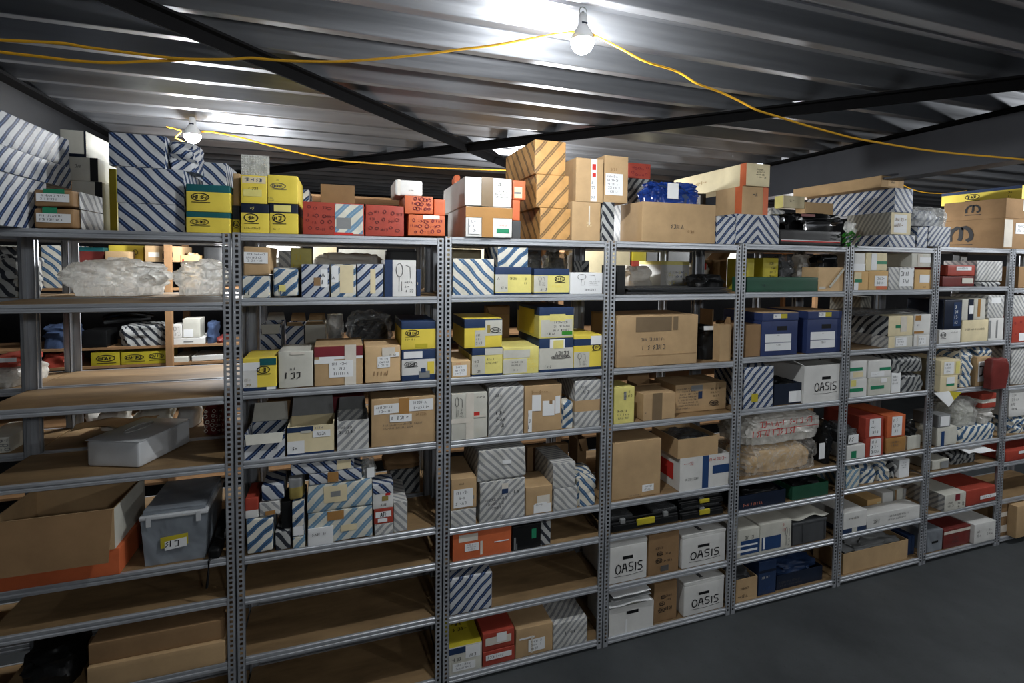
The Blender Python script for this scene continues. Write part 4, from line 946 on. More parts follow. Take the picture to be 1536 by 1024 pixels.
openbox('brown carton standing open behind the slumped sack', 866, 903, 657, 'kraft_dark', s=.26, d=.14, flaps=[('F', .08, -50)])
at(2, 5)
c('orange carton with white paper slips', 679, 767, 794, 'orange', s=.015, d=.36, deco=[('pan', .1, .66, .42, .92, 'tape_clear'), ('lab', .2, .3, .44, .58, 3), ('pan', .46, .1, .5, .6, 'tape_clear'), ('tape', .7, .46, .96, .5, 'paper')])
c('black carton with green square label', 768.5, 811, 787, 'black', s=.015, d=.34, deco=[('pan', .68, .4, .84, .8, 'green_tape'), ('pan', .06, .05, .12, .55, 'grey'), ('pan', .14, .05, .17, .3, 'grey')])
c('narrow black and white striped carton', 811.5, 826, 782, 's_dark_r', s=.02, d=.32)
at(2, 6)
c('navy striped carton alone on the empty board', 674, 738.5, 863, 's_navy_r', s=.012, d=.36, r=.012)
at(2, 7)
c('white carton with bright yellow top and navy panel', 673.6, 722.7, 967, 'offwhite', s=.012, d=.36, top='mustard', deco=[('pan', 0, .74, .5, .96, 'navy'), ('pan', .5, .5, .95, .95, 'paper'), ('scr', .6, .5, .85, .7, 1), ('scr', .1, .45, .5, .65, 1), ('lab', .1, .12, .8, .4, 2), ('scr', .2, .3, .8, .7, 3, 'ink', 'T')])
a = c('lower dark red carton with paper strip', 724, 772, 973, 'red', s=.012, d=.32, crush=.003, deco=[('lab', .1, .4, .9, .75, 1)])
c('upper dark red carton with taped torn paper', 723.5, 771.5, 946, 'red', s=.012, d=.34, on=a, crush=.004, deco=[('pan', .1, .3, .9, .72, 'tape_clear'), ('lab', .44, .4, .75, .9, 0), ('scr', .4, .55, .8, .8, 2, 'kraft_pale', 'T')])
c('brown carton with crumpled white label near the floor', 773.5, 829, 939, 'kraft', s=.012, d=.36, crush=.003, deco=[('lab', .34, .14, .78, .56, 3), ('tape', .1, .62, .5, .68, 'paper'), ('tape', .4, .1, .46, .7, 'tape_clear')])
c('grey striped white carton ending the row', 830, 880.6, 931, 's_grey_r', s=.012, d=.34, deco=[('scr', .3, .45, .85, .68, 1)])

# ================================================================== fourth bay
at(3, 1)
c('small dark carton beside the post', 925.5, 938, 398, 'black', s=.012, d=.2)
sh = sheet('stack of thin dark sheets lying along the board', 939, 1096, 431.5, 'grey_dark', s=.03, d=.35, layers=5, n='sheet_stack')
bag('jagged black plastic sheet crumpled by the post', 1050, 1094, 411, 'black', s=.05, d=.2, on=sh, crump=.5, ex=.6)
at(3, 1, 1)
bag('white cloth bundle between the rear posts', 945, 984, 398, 'cloth_white', s=.06, d=.3, n='cloth_sack')
c('white carton with faint yellow and blue print', 991, 1034, 392, 'paper', s=.06, d=.3, bands=[(.88, 'white'), (1.01, 'yellow_pale')], deco=[('art', .2, .1, .95, .7, 'yellow_pale', 8), ('art', .5, .4, .8, .7, 'tape_blue', 3), ('scr', .1, .2, .8, .7, 3, 'offwhite')])
at(4, 1, 1)
bag('white and red packet behind black plastic', 1050, 1068, 393, 'cloth_white', s=.06, d=.2, deco=[('pan', .1, .7, .5, .95, 'ink_red')])
at(3, 2)
c('large brown box with grey tape and pencilled notes', 925.5, 1046.5, 473, 'kraft', s=.012, d=.36, crush=.003, bulge=-.0, deco=[('tape', .22, .68, .66, .97, 'tape_grey'), ('tape', .68, .7, .74, .97, 'tape_grey'), ('scr', .26, .48, .66, .58, 1, 'ink_soft'), ('scr', .28, .3, .7, .46, 1, 'ink_soft'), ('tape', .22, .22, .98, .227, 'kraft_dark')])
bag('black bag with white top beside the large brown box', 1049, 1078, 488, 'black', s=.1, d=.25, deco=[('pan', .2, .86, .8, .98, 'paper')])
openbox('brown carton standing open with bent flaps', 1080, 1103, 487, 'kraft', s=.03, d=.2, inner='kraft_dark', flaps=[('R', .05, 82)])
c('brown carton in shadow over the black bag', 1068, 1102, 464, 'kraft_dark', s=.25, d=.15)
at(3, 3)
c('yellow carton standing upright with blue print', 921.5, 951.5, 580.5, 'yellow_pale', s=.012, d=.2, deco=[('scr', .45, .7, .95, .92, 2), ('scr', .1, .1, .9, .4, 3, 'ink_soft'), ('pan', .46, .65, .58, .88, 'grey')])
c('brown carton with dark tape strip', 965, 1013, 589, 'kraft', s=.012, d=.22, crush=.002, deco=[('tape', .28, 0, .58, 1, 'tape_grey'), ('scr', .04, .2, .16, .4, 1, 'ink_soft')])
openbox('brown carton with arched flap behind the taped carton', 955, 990, 575, 'kraft_dark', s=.25, d=.13, flaps=[('B', .06, 80)])
c('brown carton printed with lines and a black emblem', 1013, 1093, 574.5, 'kraft', s=.1, d=.25, deco=[('scr', .02, .1, .5, .9, 8, 'ink_soft'), ('pan', .44, .45, .52, .72, 'navy'), ('pan', .3, .75, .52, .95, 'grey'), ('logo', .66, .12, .84, .36), ('scr', .68, .45, .92, .85, 3)])
at(3, 4)
c('plain flat faced brown box with barcode sticker', 918, 991, 661, 'kraft', s=.03, d=.22, deco=[('lab', .62, .08, .86, .2, 2), ('scr', .35, .02, .6, .06, 1, 'ink_soft')])
wb = openbox('white open carton with red lettering and blue stripe', 1020, 1095, 683, 'white', s=.012, d=.34, inner='offwhite', deco=[('pan', .45, 0, .58, 1, 'tape_blue'), ('pan', .66, .4, 1, .66, 'tape_blue'), ('scr', .04, .74, .44, .9, 1, 'ink_red'), ('scr', .58, .78, .98, .94, 1, 'ink_red'), ('scr', .08, .28, .4, .4, 1, 'ink_soft'), ('pan', .2, .25, .8, .75, 'ink_red', 'L')])
openbox('brown open carton set on top of the white carton', 1017, 1077, 656, 'kraft', s=.014, d=.3, on=wb, inner='kraft_dark', fill=('film_grey', 1.0))
at(3, 5)
def organiser(look, x0, x1, yt, s=.015, d=.3, on=None, lids=((.0, .33), (.6, 1.)), latch=(.36, .62)):
    e = room(x0, x1, yt, s, d, on); o, q = special(e, 'parts_organiser', look, 'organiser box', 'black parts organisers with yellow latches')
    x0, x1, y0, y1, z0, z1 = q; w = x1-x0
    b = MB(); b.rbox(x0, x1, y0+.012, y1, 0, z1*.62, 'black', r=.01); b.rbox(x0+w*.02, x1-w*.02, y0, y0+.012, z1*.1, z1*.5, 'black', r=.004); b.build('case_body', o)
    b = MB(); b.rbox(x0, x1, y0+.02, y1, z1*.63, z1*.8, 'black', r=.008); b.build('lid', o)
    for a, c_ in lids:
        b = MB(); b.rbox(x0+w*a+.006, x0+w*c_-.006, y0+.018, y1-.03, z1*.8, z1, 'film_grey', r=.012); b.build('clear_window', o)
        m = x0+w*(a+c_)/2; b = MB(); b.rbox(m-.018, m+.018, y0+.004, y0+.03, z1*.5, z1*.82, 'grey', r=.004); b.build('clip', o)
    b = MB(); b.rbox(x0+w*latch[0], x0+w*latch[1], y0-.004, y0+.01, z1*.28, z1*.68, 'mustard', r=.004); b.build('latch', o); e.o = o; return e
organiser('black parts organiser with two clear windows and yellow latch', 918, 1019, 769)
a = organiser('lower black organiser with one small yellow latch', 1022, 1086, 758, lids=((.05, .95),), latch=(.42, .66))
organiser('upper black organiser under the board with yellow latch', 1020, 1086, 744, on=a, lids=((.05, .95),), latch=(.44, .66))
OAS = lambda x0, x1: [('hole', .36, .56, .62, .64), ('txt', x0, .24, x1, .46, 'OASIS')]
def crate(look, x0, x1, yt, deco, s=.015, d=.38, on=None):
    """white archive carton with a lid and a hand hole"""
    e = room(x0, x1, yt, s, d, on); ctr, q = local(e); R = rng(e); x0, x1, y0, y1, z0, z1 = q; zl = z1*.9
    b = MB(); b.rbox(x0+.002, x1-.002, y0+.002, y1-.002, 0, zl, 'white', r=.006, bulge=.001); o = b.build('archive_box', None, ctr); finish(o, look, 'box', 'white lettered archive boxes')
    b = MB(); b.rbox(x0, x1, y0, y1, zl+.0005, z1, 'white', r=.012, bulge=.004); l = b.build('lid', o)
    b = MB(); m = (x0+x1)/2; b.box(m-.02, m+.006, y0+.03, y1-.04, z1-.0035, z1+.0004, 'grey_dark'); b.build('lid_slot', l)
    f = frames(x0, x1, y0+.002, y1, 0, z1); decorate(o, f, deco, R); e.o = o; return e
at(3, 6)
crate('white archive box, marker lettering hidden by the post', 905, 971, 812, OAS(.18, .88))
c('brown carton with printed symbols between white boxes', 973, 1018, 799, 'kraft_dark', s=.02, d=.3, deco=[('scr', .2, .6, .6, .7, 1), ('logo', .28, .42, .46, .56), ('scr', .48, .44, .85, .54, 1), ('logo', .24, .24, .44, .4), ('scr', .48, .26, .8, .36, 1), ('pan', .4, .06, .66, .2, 'ink_soft')])
crate('white archive box lettered in marker by the far post', 1023, 1089.5, 798, OAS(.2, .85))
at(3, 7)
wb2 = openbox('white archive box with torn flap and papers on top', 914, 980, 907, 'white', s=.012, d=.3, fill=('offwhite', .98), deco=[('hole', .38, .68, .65, .8), ('tape', .36, .0, .4, .5, 'paper')], n='archive_box')
for i, m in enumerate(('paper', 'grey', 'paper')):
    sheet(('lowest', 'middle', 'uppermost')[i]+' sheet lying across the torn white box', 915+i*3, 978-i, 900.5-i*6, m, s=-.004+i*.004, d=.26, on=(wb2 if i == 0 else lst), amp=.35, n='paper_sheet'); lst = BOXES[-1]
c('brown carton with printed symbols beside the torn box', 981, 1015, 873, 'kraft_dark', s=.03, d=.3, deco=[('logo', .3, .55, .5, .68), ('logo', .24, .38, .46, .52), ('logo', .2, .2, .46, .36), ('scr', .5, .5, .9, .7, 2), ('scr', .5, .24, .9, .4, 1)])
crate('white archive box lettered in marker close to the floor', 1026, 1086.5, 869, OAS(.2, .86))

# ================================================================== fifth bay
at(4, 1)
c('long dark green box along the board', 1120, 1227, 416, 'green', s=.015, d=.14, deco=[('scr', .2, .3, .3, .6, 1, 'navy_dark')])
c('yellow carton behind the green box by a dark gap', 1120, 1131, 388, 'mustard', s=.17, d=.2)
c('yellow carton with dark print behind the green box', 1144, 1167, 387, 'mustard', s=.17, d=.2, deco=[('scr', .4, .1, .95, .9, 6)])
bag('dark clear bag of parts behind the green box', 1168, 1199, 382, 'film_grey', s=.16, d=.2, core='black')
bag('clear packet with printed white label', 1199.5, 1229, 381, 'film_white', s=.16, d=.12, deco=[('lab', .15, .15, .9, .75, 4)])
c('tan carton with a paper roll across its front', 1226, 1266, 401, 'kraft_pale', s=.015, d=.25, deco=[('pan', .05, .1, .3, .2, 'tape_clear')])
e = BOXES[-1]; bag('black bag stuffed above the tan carton', 1229, 1262, 381, 'black_gloss', s=.04, d=.2, on=e, crump=.35)
b = MB(); x0, x1 = e.lo[0], e.hi[0]; y = e.lo[1]-.0085; w = x1-x0
b.tube([(x0+w*.42, y, e.lo[2]+.03), (x0+w*.95, y, e.hi[2]-.015)], .008, 'offwhite', 10); o = b.build('paper_roll', None); finish(o, 'slim paper roll leaning on the tan carton', 'paper roll', None)
at(4, 1, 1)
openbox('brown carton with curved flap in the rear row', 1060, 1090, 390, 'kraft_dark', s=.06, d=.25, flaps=[('R', .08, 50)])
at(4, 2)
c('brown carton tucked beside the first blue archive box', 1118, 1141, 487, 'kraft_dark', s=.02, d=.3)
def blue_box(look, x0, x1, yt):
    e = room(x0, x1, yt, .012, .38, None); ctr, q = local(e); R = rng(e); x0, x1, y0, y1, z0, z1 = q; zl = z1*.74
    b = MB(); b.rbox(x0, x1, y0+.004, y1, 0, zl+.02, 'archive_blue', r=.003); o = b.build('archive_box', None, ctr); finish(o, look, 'archive box', 'blue archive boxes')
    b = MB(); b.rbox(x0, x1, y0, y1, zl+.0205, z1, 'archive_blue', r=.003, zm=lambda z, h: 'kraft_pale' if h and z > .5 else 'archive_blue'); l = b.build('lid', o)
    fl = frames(x0, x1, y0, y1, zl+.0205, z1)['F']; b = MB(); plate(b, fl, .3, .3, .5, .85, 'paper'); plate(b, fl, .5, .3, .68, .85, 'mustard'); scribble(b, fl, .32, .35, .48, .8, 1, 'navy', R); b.build('sticker', l)
    decorate(o, frames(x0, x1, y0+.004, y1, 0, zl), [('hole', .42, .78, .7, .92), ('lab', .1, .42, .82, .68, 0), ('lab', .1, .16, .82, .4, 0), ('scr', .42, .6, .54, .66, 1), ('scr', .4, .3, .56, .38, 1)], R); e.o = o
blue_box('blue archive box with white label panels beside brown carton', 1142, 1197, 469)
blue_box('blue archive box with white label panels by the post', 1211.5, 1268, 466.5)
at(4, 3)
c('striped carton with yellow dot sticker', 1116, 1160, 550, 's_navy_r', s=.012, d=.3, deco=[('pan', .26, .16, .48, .36, 'mustard')])
openbox('small dark blue carton open with white label', 1161, 1202, 575, 'navy_dark', s=.03, d=.25, fill=('black', 1.15), deco=[('lab', .54, .08, .98, .62, 0)])
openbox('white open archive box lettered in marker with bent flap', 1204, 1262.5, 547, 'white', s=.012, d=.38, flaps=[('L', .09, 25), ('B', .06, 50)], deco=[('hole', .5, .6, .74, .68), ('txt', .3, .3, .92, .52, 'OASIS')], n='archive_box')
at(4, 4)
lw = bag('clear wrapped kraft bundle under a printed sack', 1112, 1240, 665, 'film_gloss', s=.015, d=.34, core='kraft_pale', crump=.14, n='wrapped_bundle', cat='bundle', deco=[('pan', .9, .3, .97, .85, 'paper')])
bag('white sack with red print lying on wrapped bundle', 1112, 1239, 621, 'film_white', s=.03, d=.3, on=lw, crump=.22, n='printed_sack', cat='sack', core='cloth_white', deco=[('scr', .08, .22, .9, .62, 1, 'ink_red'), ('scr', .2, .55, .9, .9, 1, 'ink_red'), ('pan', .2, .5, .9, .52, 'ink_red')])
bag('dark grey bag pressed against the post', 1241, 1257, 632, 'film_dark', s=.03, d=.2)
at(4, 5)
openbox('dark blue tray with pink lettering', 1108, 1178, 739, 'navy_dark', s=.015, d=.3, fill=('black', 1.2), n='tray', cat='tray', deco=[('scr', .02, .12, .68, .5, 1, 'ink_pink')])
openbox('dark green tray full of black parts', 1188.5, 1242, 726, 'green', s=.02, d=.3, fill=('black', 1.2), n='tray', cat='tray')
at(4, 6)
BL = [('pan', .15, .1, 1, .6, 'tape_blue'), ('pan', .0, .2, .9, .28, 'paper'), ('pan', .0, .4, .9, .46, 'paper'), ('scr', .3, .6, .8, .8, 1)]
c('white carton with blue printed bars beside the post', 1106, 1139.5, 793, 'offwhite', s=.012, d=.36, crush=.002, deco=BL)
c('white carton with blue print and red lettering', 1140, 1187, 783, 'offwhite', s=.012, d=.36, crush=.002, deco=[('pan', .06, .1, .66, .55, 'tape_blue'), ('pan', .1, .15, .16, .55, 'paper'), ('scr', .7, .6, .84, .95, 2, 'ink_red'), ('draw', .78, .05, .98, .8)])
e = room(1189, 1240, 781, .015, .34, None); o, q = special(e, 'plastic_crate', 'dark grey plastic crate with papers heaped on top', 'crate')
x0, x1, y0, y1, z0, z1 = q; b = MB(); b.rbox(x0+.006, x1-.006, y0+.006, y1-.006, 0, z1*.94, 'grey_dark', r=.006); b.build('crate_body', o)
b = MB(); b.rbox(x0, x1, y0, y1, z1*.9, z1, 'grey_dark', r=.005); b.build('rim', o)
for t in (.02, .3, .95):
    b = MB(); b.box(x0+(x1-x0)*t, x0+(x1-x0)*t+.008, y0, y0+.008, .01, z1*.88, 'grey_dark'); b.build('rib', o)
sheet('crumpled papers heaped on the dark plastic crate', 1189, 1243, 772, 'offwhite', s=.02, d=.3, on=e, amp=.9, n='paper_heap', cat='paper')
at(4, 7)
openbox('small brown carton with marker writing near the floor', 1104, 1135.5, 867, 'kraft', s=.02, d=.25, fill=('grey_dark', 1.2), deco=[('scr', .1, .1, .7, .35, 1), ('scr', .2, .5, .6, .65, 1)])
c('deep blue carton with torn front near the floor', 1138, 1164, 841, 'navy', s=.03, d=.2, deco=[('pan', .0, .66, 1, .74, 'navy_dark'), ('scr', .1, .46, .9, .58, 1, 'offwhite'), ('scr', .2, .1, .9, .25, 1, 'tape_blue')])
openbox('low dark blue tray with white lettering', 1165, 1233, 856, 'navy_dark', s=.04, d=.22, fill=('navy', 1.6), n='tray', cat='tray', deco=[('scr', .03, .15, .66, .6, 2, 'ink_soft')])

# ================================================================== sixth bay
at(5, 1)
g = lambda a, b_, c_, d_: ('pan', a, b_, c_, d_, 'green_tape')
a = c('small tan carton with green and yellow tape', 1281, 1302.5, 407, 'tan', s=.012, d=.25, deco=[('pan', .0, .5, .5, .95, 'cream'), g(.05, .4, .55, .58), ('pan', 0, 0, .3, .4, 'paper')])
a2 = c('tan carton with white paper slip and orange tape', 1303, 1332, 406.5, 'tan', s=.012, d=.25, deco=[('lab', .3, .2, .95, .75, 2), ('pan', .4, .02, .95, .2, 'orange')])
c('grey striped carton with large white label', 1333, 1371, 401, 's_grey', s=.012, d=.25, deco=[('lab', .42, .15, .96, .92, 2)])
a3 = c('tan carton with white label by the post', 1372, 1397, 404.5, 'tan', s=.012, d=.25, deco=[('lab', .3, .35, .9, .75, 0), ('scr', .5, .05, .8, .2, 1)])
c('white carton with dark spot on small tan carton', 1281, 1298, 379, 'white', s=.012, d=.22, on=a, crush=.004, deco=[('pan', 0, .0, 1, .4, 'paper')])
c('cream carton with green strip on tan carton', 1299, 1331, 379, 'cream', s=.012, d=.25, on=a2, crush=.003, deco=[g(.5, .38, .98, .54), ('pan', .25, .05, .5, .95, 'paper')])
c('white carton with cream tape and white slip', 1367.5, 1397, 378.5, 'offwhite', s=.012, d=.25, on=a3, crush=.003, deco=[('pan', .3, .1, .55, .95, 'tape_clear'), ('lab', .4, .35, .95, .72, 0)])
c('dark carton behind the grey striped carton', 1333, 1366, 381, 'grey_dark', s=.28, d=.12)
at(5, 2)
a = c('lower white striped carton with label in end', 1332.5, 1368.5, 504, 'offwhite', s=.0, d=.3, deco=[('lab', .3, .1, .75, .85, 3), ('pan', .0, .0, .25, 1, 'cream'), ('pan', 0, 0, 1, 1, 's_grey', 'L')])
b2 = c('lower white carton with taped label by the post', 1371, 1398, 502, 'white', s=.0, d=.3, deco=[('lab', .3, .15, .75, .8, 2), ('pan', .2, .0, .25, 1, 'tape_clear')])
u1 = c('upper cream striped carton with green strip', 1332.5, 1369, 474, 'cream', s=.0, d=.3, on=a, deco=[g(.3, .4, .75, .55), ('pan', .5, .2, .75, .98, 'tape_clear'), ('pan', 0, 0, 1, 1, 's_dark_r', 'L')])
c('upper white carton with brown tape by the post', 1371.5, 1398, 471.5, 'white', s=.0, d=.3, on=b2, deco=[('tape', .05, .7, .4, .95), ('tape', 0, .06, .6, .18), ('scr', .1, .4, .4, .55, 1, 'ink_soft')])
sheet('grey film sheet spread over the cream carton', 1290, 1392, 465, 'film_grey', s=.0, d=.26, on=u1, amp=.8, n='film_sheet')
at(5, 2, 1)
c('brown hatched carton in shadow on the back row', 1290, 1316, 445, 's_hatch', s=.06, d=.3)
at(5, 3)
a = c('lower white carton with green strip by the post', 1275, 1300, 568, 'white', s=.012, d=.25, deco=[g(.0, .3, .8, .5), ('pan', .05, .6, .35, .95, 'yellow_pale')])
b2 = c('lower white carton with long green strip', 1302.6, 1336, 566, 'offwhite', s=.012, d=.25, deco=[g(.1, .35, .7, .55), ('lab', .55, .7, .8, .95, 0)])
c('upper white carton with green strip by the post', 1275, 1300, 541, 'white', s=.012, d=.25, on=a, deco=[g(.0, .45, .75, .64), ('pan', .2, .1, .8, .4, 'cream')])
c('upper white carton with green strip and slip', 1302.6, 1336.5, 540, 'white', s=.012, d=.25, on=b2, deco=[g(.5, .4, .98, .58), ('lab', .1, .08, .7, .36, 1)])
c('white paper fronted carton beside dark striped sacks', 1337, 1351, 559, 'paper', s=.02, d=.2, deco=[('scr', .1, .4, .8, .9, 3)])
a = bag('lower dark striped sack by the post', 1352, 1398, 562, 's_dark', s=.01, d=.3, crump=.12, ex=.35, n='sack')
bag('upper dark striped sack by the post', 1340, 1398, 535, 's_dark', s=.012, d=.3, on=a, crump=.12, ex=.35, n='sack')
at(5, 4)
a = c('white bin with green label at the shelf edge', 1270, 1298, 667, 'white', s=.008, d=.3, r=.008, deco=[g(.25, .1, .52, .6)])
bag('grey bag with white label on the white bin', 1270, 1293, 641, 'film_grey', s=.012, d=.25, on=a, deco=[('lab', .1, .1, .75, .6, 1)], core='grey')
a = c('lower red carton with white typed label', 1298.5, 1325, 656, 'red', s=.012, d=.36, deco=[('lab', .25, .05, .85, .95, 3)])
c('upper red carton with white typed label', 1298.5, 1325, 626, 'red', s=.012, d=.36, on=a, deco=[('lab', .22, .08, .85, .95, 3)])
a = c('tan taped parcel under an orange carton', 1329.5, 1359.5, 655, 'tape_brown', s=.012, d=.25, crush=.004, r=.008, n='parcel', cat='parcel', deco=[('scr', .2, .4, .7, .8, 2, 'ink_soft')])
c('orange carton with white label on tan parcel', 1331, 1358, 622.5, 'orange', s=.012, d=.34, on=a, deco=[('lab', .25, .08, .8, .95, 3)])
a = c('pale carton wrapped in dark film by the post', 1361, 1386, 653, 'offwhite', s=.03, d=.25)
bag('dark film bag over the pale wrapped carton', 1360, 1386, 632, 'film_dark', s=.03, d=.25, on=a, crump=.3)
at(5, 5)
c('blue striped white carton at the front edge', 1269, 1290, 704, 's_lblue', s=.01, d=.25, crush=.003)
bag('dull striped sack beside the blue striped carton', 1292, 1318, 700, 's_blue_r', s=.03, d=.2, n='sack')
bag('striped sack with blue bands in the middle', 1318, 1340, 693, 's_blue', s=.03, d=.2, n='sack')
bag('grey striped sack touching the white upright carton', 1340, 1348, 692, 's_dark_r', s=.03, d=.2, n='sack')
c('white upright carton with pencil notes', 1349, 1364, 689, 'paper', s=.03, d=.2, deco=[('scr', .2, .5, .8, .9, 3, 'ink_soft')])
at(5, 6)
a = c('white carton with navy base strip', 1265, 1300, 767, 'white', s=.008, d=.34, bands=[(.22, 'navy'), (1.01, 'white')], deco=[('pan', .38, 0, .6, .22, 'offwhite'), ('scr', .2, .6, .7, .8, 1)])
c('long low white carton with pencil writing', 1301, 1380, 765, 'white', s=.008, d=.12, deco=[('scr', .1, .2, .3, .7, 1, 'ink_soft'), ('scr', .36, .25, .85, .75, 2, 'ink_soft')])
c('tan carton behind the long low white carton', 1301, 1322, 748, 'tan', s=.14, d=.25, deco=[('pan', .1, 0, .45, .6, 'paper'), ('pan', .65, .4, .95, .8, 'cream')])
c('white carton with rounded top behind the low carton', 1324, 1340, 738, 'white', s=.14, d=.25, r=.01)
c('white carton with brown edge behind the low carton', 1342, 1355, 733, 'offwhite', s=.14, d=.25, r=.01, deco=[('pan', 0, 0, .2, 1, 'kraft_dark')])
c('small white carton by the post behind low carton', 1356, 1367, 732, 'white', s=.14, d=.22, crush=.004)
at(5, 7)
openbox('long brown tray with grey lumps near the floor', 1265, 1361, 820, 'kraft', s=.03, d=.26, fill=('grey', 1.15), n='tray', cat='tray')
c('dark blue carton in the corner beside the brown tray', 1362, 1377, 803, 'navy', s=.06, d=.3)

# ================================================================== seventh bay
at(6, 1)
a = c('lower dark red carton with torn paper', 1414, 1462, 414, 'red_dark', s=.01, d=.3, crush=.005, deco=[('pan', .6, .3, .95, .8, 'offwhite')])
c('upper orange red carton with paper strip', 1422, 1463, 397.5, 'red', s=.01, d=.3, on=a, crush=.003, deco=[('lab', .3, .5, .85, .85, 1)])
a = bag('striped envelope sack hanging over the board edge', 1464, 1506, 422, 's_dark_r', s=.0, d=.25, crump=.15, ex=.35, n='sack')
c('white envelope carton with dark stripes', 1463.5, 1504, 391, 's_grey_r', s=.0, d=.25, on=a, crush=.004)
c('small dark carton with white print at the back', 1439, 1451, 380, 'grey_dark', s=.33, d=.06, deco=[('lab', .1, .2, .9, .9, 3)])
at(6, 2)
a = c('low white tray carton with black curve', 1409, 1441, 494, 'white', s=.01, d=.3, crush=.003, deco=[('logo', .05, .3, .3, .8), ('scr', .5, .7, .95, .85, 1)])
b2 = c('cream carton under the row of upright cartons', 1443, 1482, 480, 'cream', s=.01, d=.3, deco=[('scr', .1, .5, .9, .65, 1, 'ink_soft')])
c2 = c('white carton with grey printed columns', 1483, 1505, 477, 'white', s=.01, d=.3, deco=[('pan', 0, .1, .15, .9, 'grey'), ('pan', .5, .1, .6, .9, 'grey')])
c('dark blue carton with white vertical lettering', 1415, 1442.5, 450, 'navy_dark', s=.01, d=.28, on=a, deco=[('pan', .55, .1, .98, .92, 'navy'), ('scr', .6, .15, .85, .85, 4, 'paper'), ('pan', .0, .0, .06, 1, 'black')])
c('slim white carton with dark spine', 1443, 1461, 449, 'offwhite', s=.01, d=.28, on=b2, deco=[('pan', .5, 0, .95, 1, 'navy_dark'), ('pan', .6, .3, .95, .7, 'paper')])
c('cream carton with brown tape standing upright', 1461.5, 1478, 448, 'offwhite', s=.01, d=.28, on=b2, deco=[('tape', .3, .15, .55, 1)])
c('grey wavy striped carton standing by the post', 1482, 1506, 443, 's_grey', s=.01, d=.28, on=c2, deco=[('pan', .2, .65, .8, .9, 'paper')])
at(6, 3)
a = c('lower cream carton with green strip', 1408, 1436.5, 563, 'cream', s=-.04, d=.3, deco=[('lab', .35, .5, .8, .9, 0), g(.35, .35, .8, .5)])
c('upper cream carton with white typed label', 1406, 1441, 540, 'cream', s=-.04, d=.3, on=a, deco=[('lab', .15, .1, .65, .9, 3), ('pan', .75, .1, .95, .9, 'yellow_pale')])
bag('striped sack bulging behind cream cartons', 1442, 1464, 524, 's_blue', s=.02, d=.25, crump=.2, n='sack')
c('tan carton with white hanging tag', 1465, 1485, 535, 'kraft', s=.02, d=.2, deco=[('lab', .1, .15, .8, .85, 1)])
bag('blue striped roll tucked under the shelf', 1466, 1492, 521, 's_blue_r', s=.03, d=.2, on=BOXES[-1], crump=.2, n='wrapped_roll', cat='roll')
bag('dark red box jutting out past the post', 1487, 1515, 537, 'red_dark', s=-.07, d=.065, crump=.15, ex=.3, n='red_box', zb=ZL[6][3]-.01)  # red box shaped as a soft packet, set unsupported before the post
at(6, 4)
a = c('white carton with blue ribbon at the post', 1406, 1436, 640, 'offwhite', s=.01, d=.25, crush=.006, deco=[('pan', .2, .0, .35, .8, 'tape_blue')])
c('grey fronted carton with white slip', 1408, 1426, 622, 'grey', s=.012, d=.2, on=a, deco=[('lab', .15, .1, .9, .9, 0)])
b2 = bag('wide grey blue striped sack', 1438, 1498, 637, 's_blue_r', s=.01, d=.3, crump=.15, ex=.3, n='sack')
b3 = bag('clear bag with pale parts and a brown tie', 1437, 1473, 597, 'film_clear', s=.01, d=.25, on=b2, crump=.2, core='offwhite')
bag('white crumpled packet beside the clear bag', 1474, 1499, 611, 'film_white', s=.01, d=.25, on=b2, crump=.35)
c('red carton with white lid and paper', 1471, 1494, 590, 'red', s=.012, d=.2, on=BOXES[-1], bands=[(.35, 'red'), (.6, 'offwhite'), (1.01, 'red')])
at(6, 3)
b = MB(); pts = [onY(x, y, -.052) for x, y in ((1401, 589), (1424, 586), (1447, 588.5), (1431, 600), (1419, 609))]; pts[2].y += .02; pts[4].y -= .02
for k, m in (((0, 1, 4), 'paper'), ((1, 3, 4), 'paper'), ((1, 2, 3), 'mustard')):
    t = [pts[i] for i in k]; b.add(t+[p+Vector((0, .0015, 0)) for p in t], [(0, 1, 2), (5, 4, 3), (0, 3, 4, 1), (1, 4, 5, 2), (2, 5, 3, 0)], m)
o = b.build('hanging_paper', None); finish(o, 'white and yellow paper hanging below the cream cartons', 'paper', None)
at(6, 5)
c('small white torn carton with loose paper', 1398, 1424, 689, 'offwhite', s=.03, d=.2, crush=.006, deco=[('pan', .5, .1, .95, .8, 'grey')])
bag('striped sack lying behind loose paper', 1428, 1470, 676, 's_dark', s=.05, d=.25, n='sack')
sheet('white paper flap sticking out by the red parcel', 1454, 1494, 670, 'paper', s=-.05, d=.3, on=BOXES[-1], amp=.5, n='paper_sheet')
at(6, 6)
a = c('white carton with grey stripes at the front', 1417, 1448.5, 740, 'offwhite', s=.0, d=.36, deco=[('pan', .5, .55, .72, .95, 'maroon'), ('art', .6, .1, .95, .5, 'ink_soft', 4), ('scr', .15, .2, .5, .6, 2, 'ink_soft'), ('pan', 0, 0, 1, 1, 's_grey', 'L')])
c('shiny red parcel with white strip', 1450, 1499, 731, 'red', s=.0, d=.34, crush=.006, r=.01, n='parcel', cat='parcel', deco=[('lab', .45, .3, .98, .52, 1)])
at(6, 7)
c('grey blue plastic bin near the floor', 1391, 1414, 795, 'tub_clear', s=.02, d=.3, r=.01, n='plastic_bin', cat='bin', deco=[('pan', .3, .4, .7, .5, 'black')])
c('dark red carton near the floor', 1416, 1455, 791, 'red_dark', s=.02, d=.3, deco=[('tape', 0, .75, 1, .9, 'tape_clear'), ('scr', .3, .2, .6, .6, 2, 'ink_soft')])
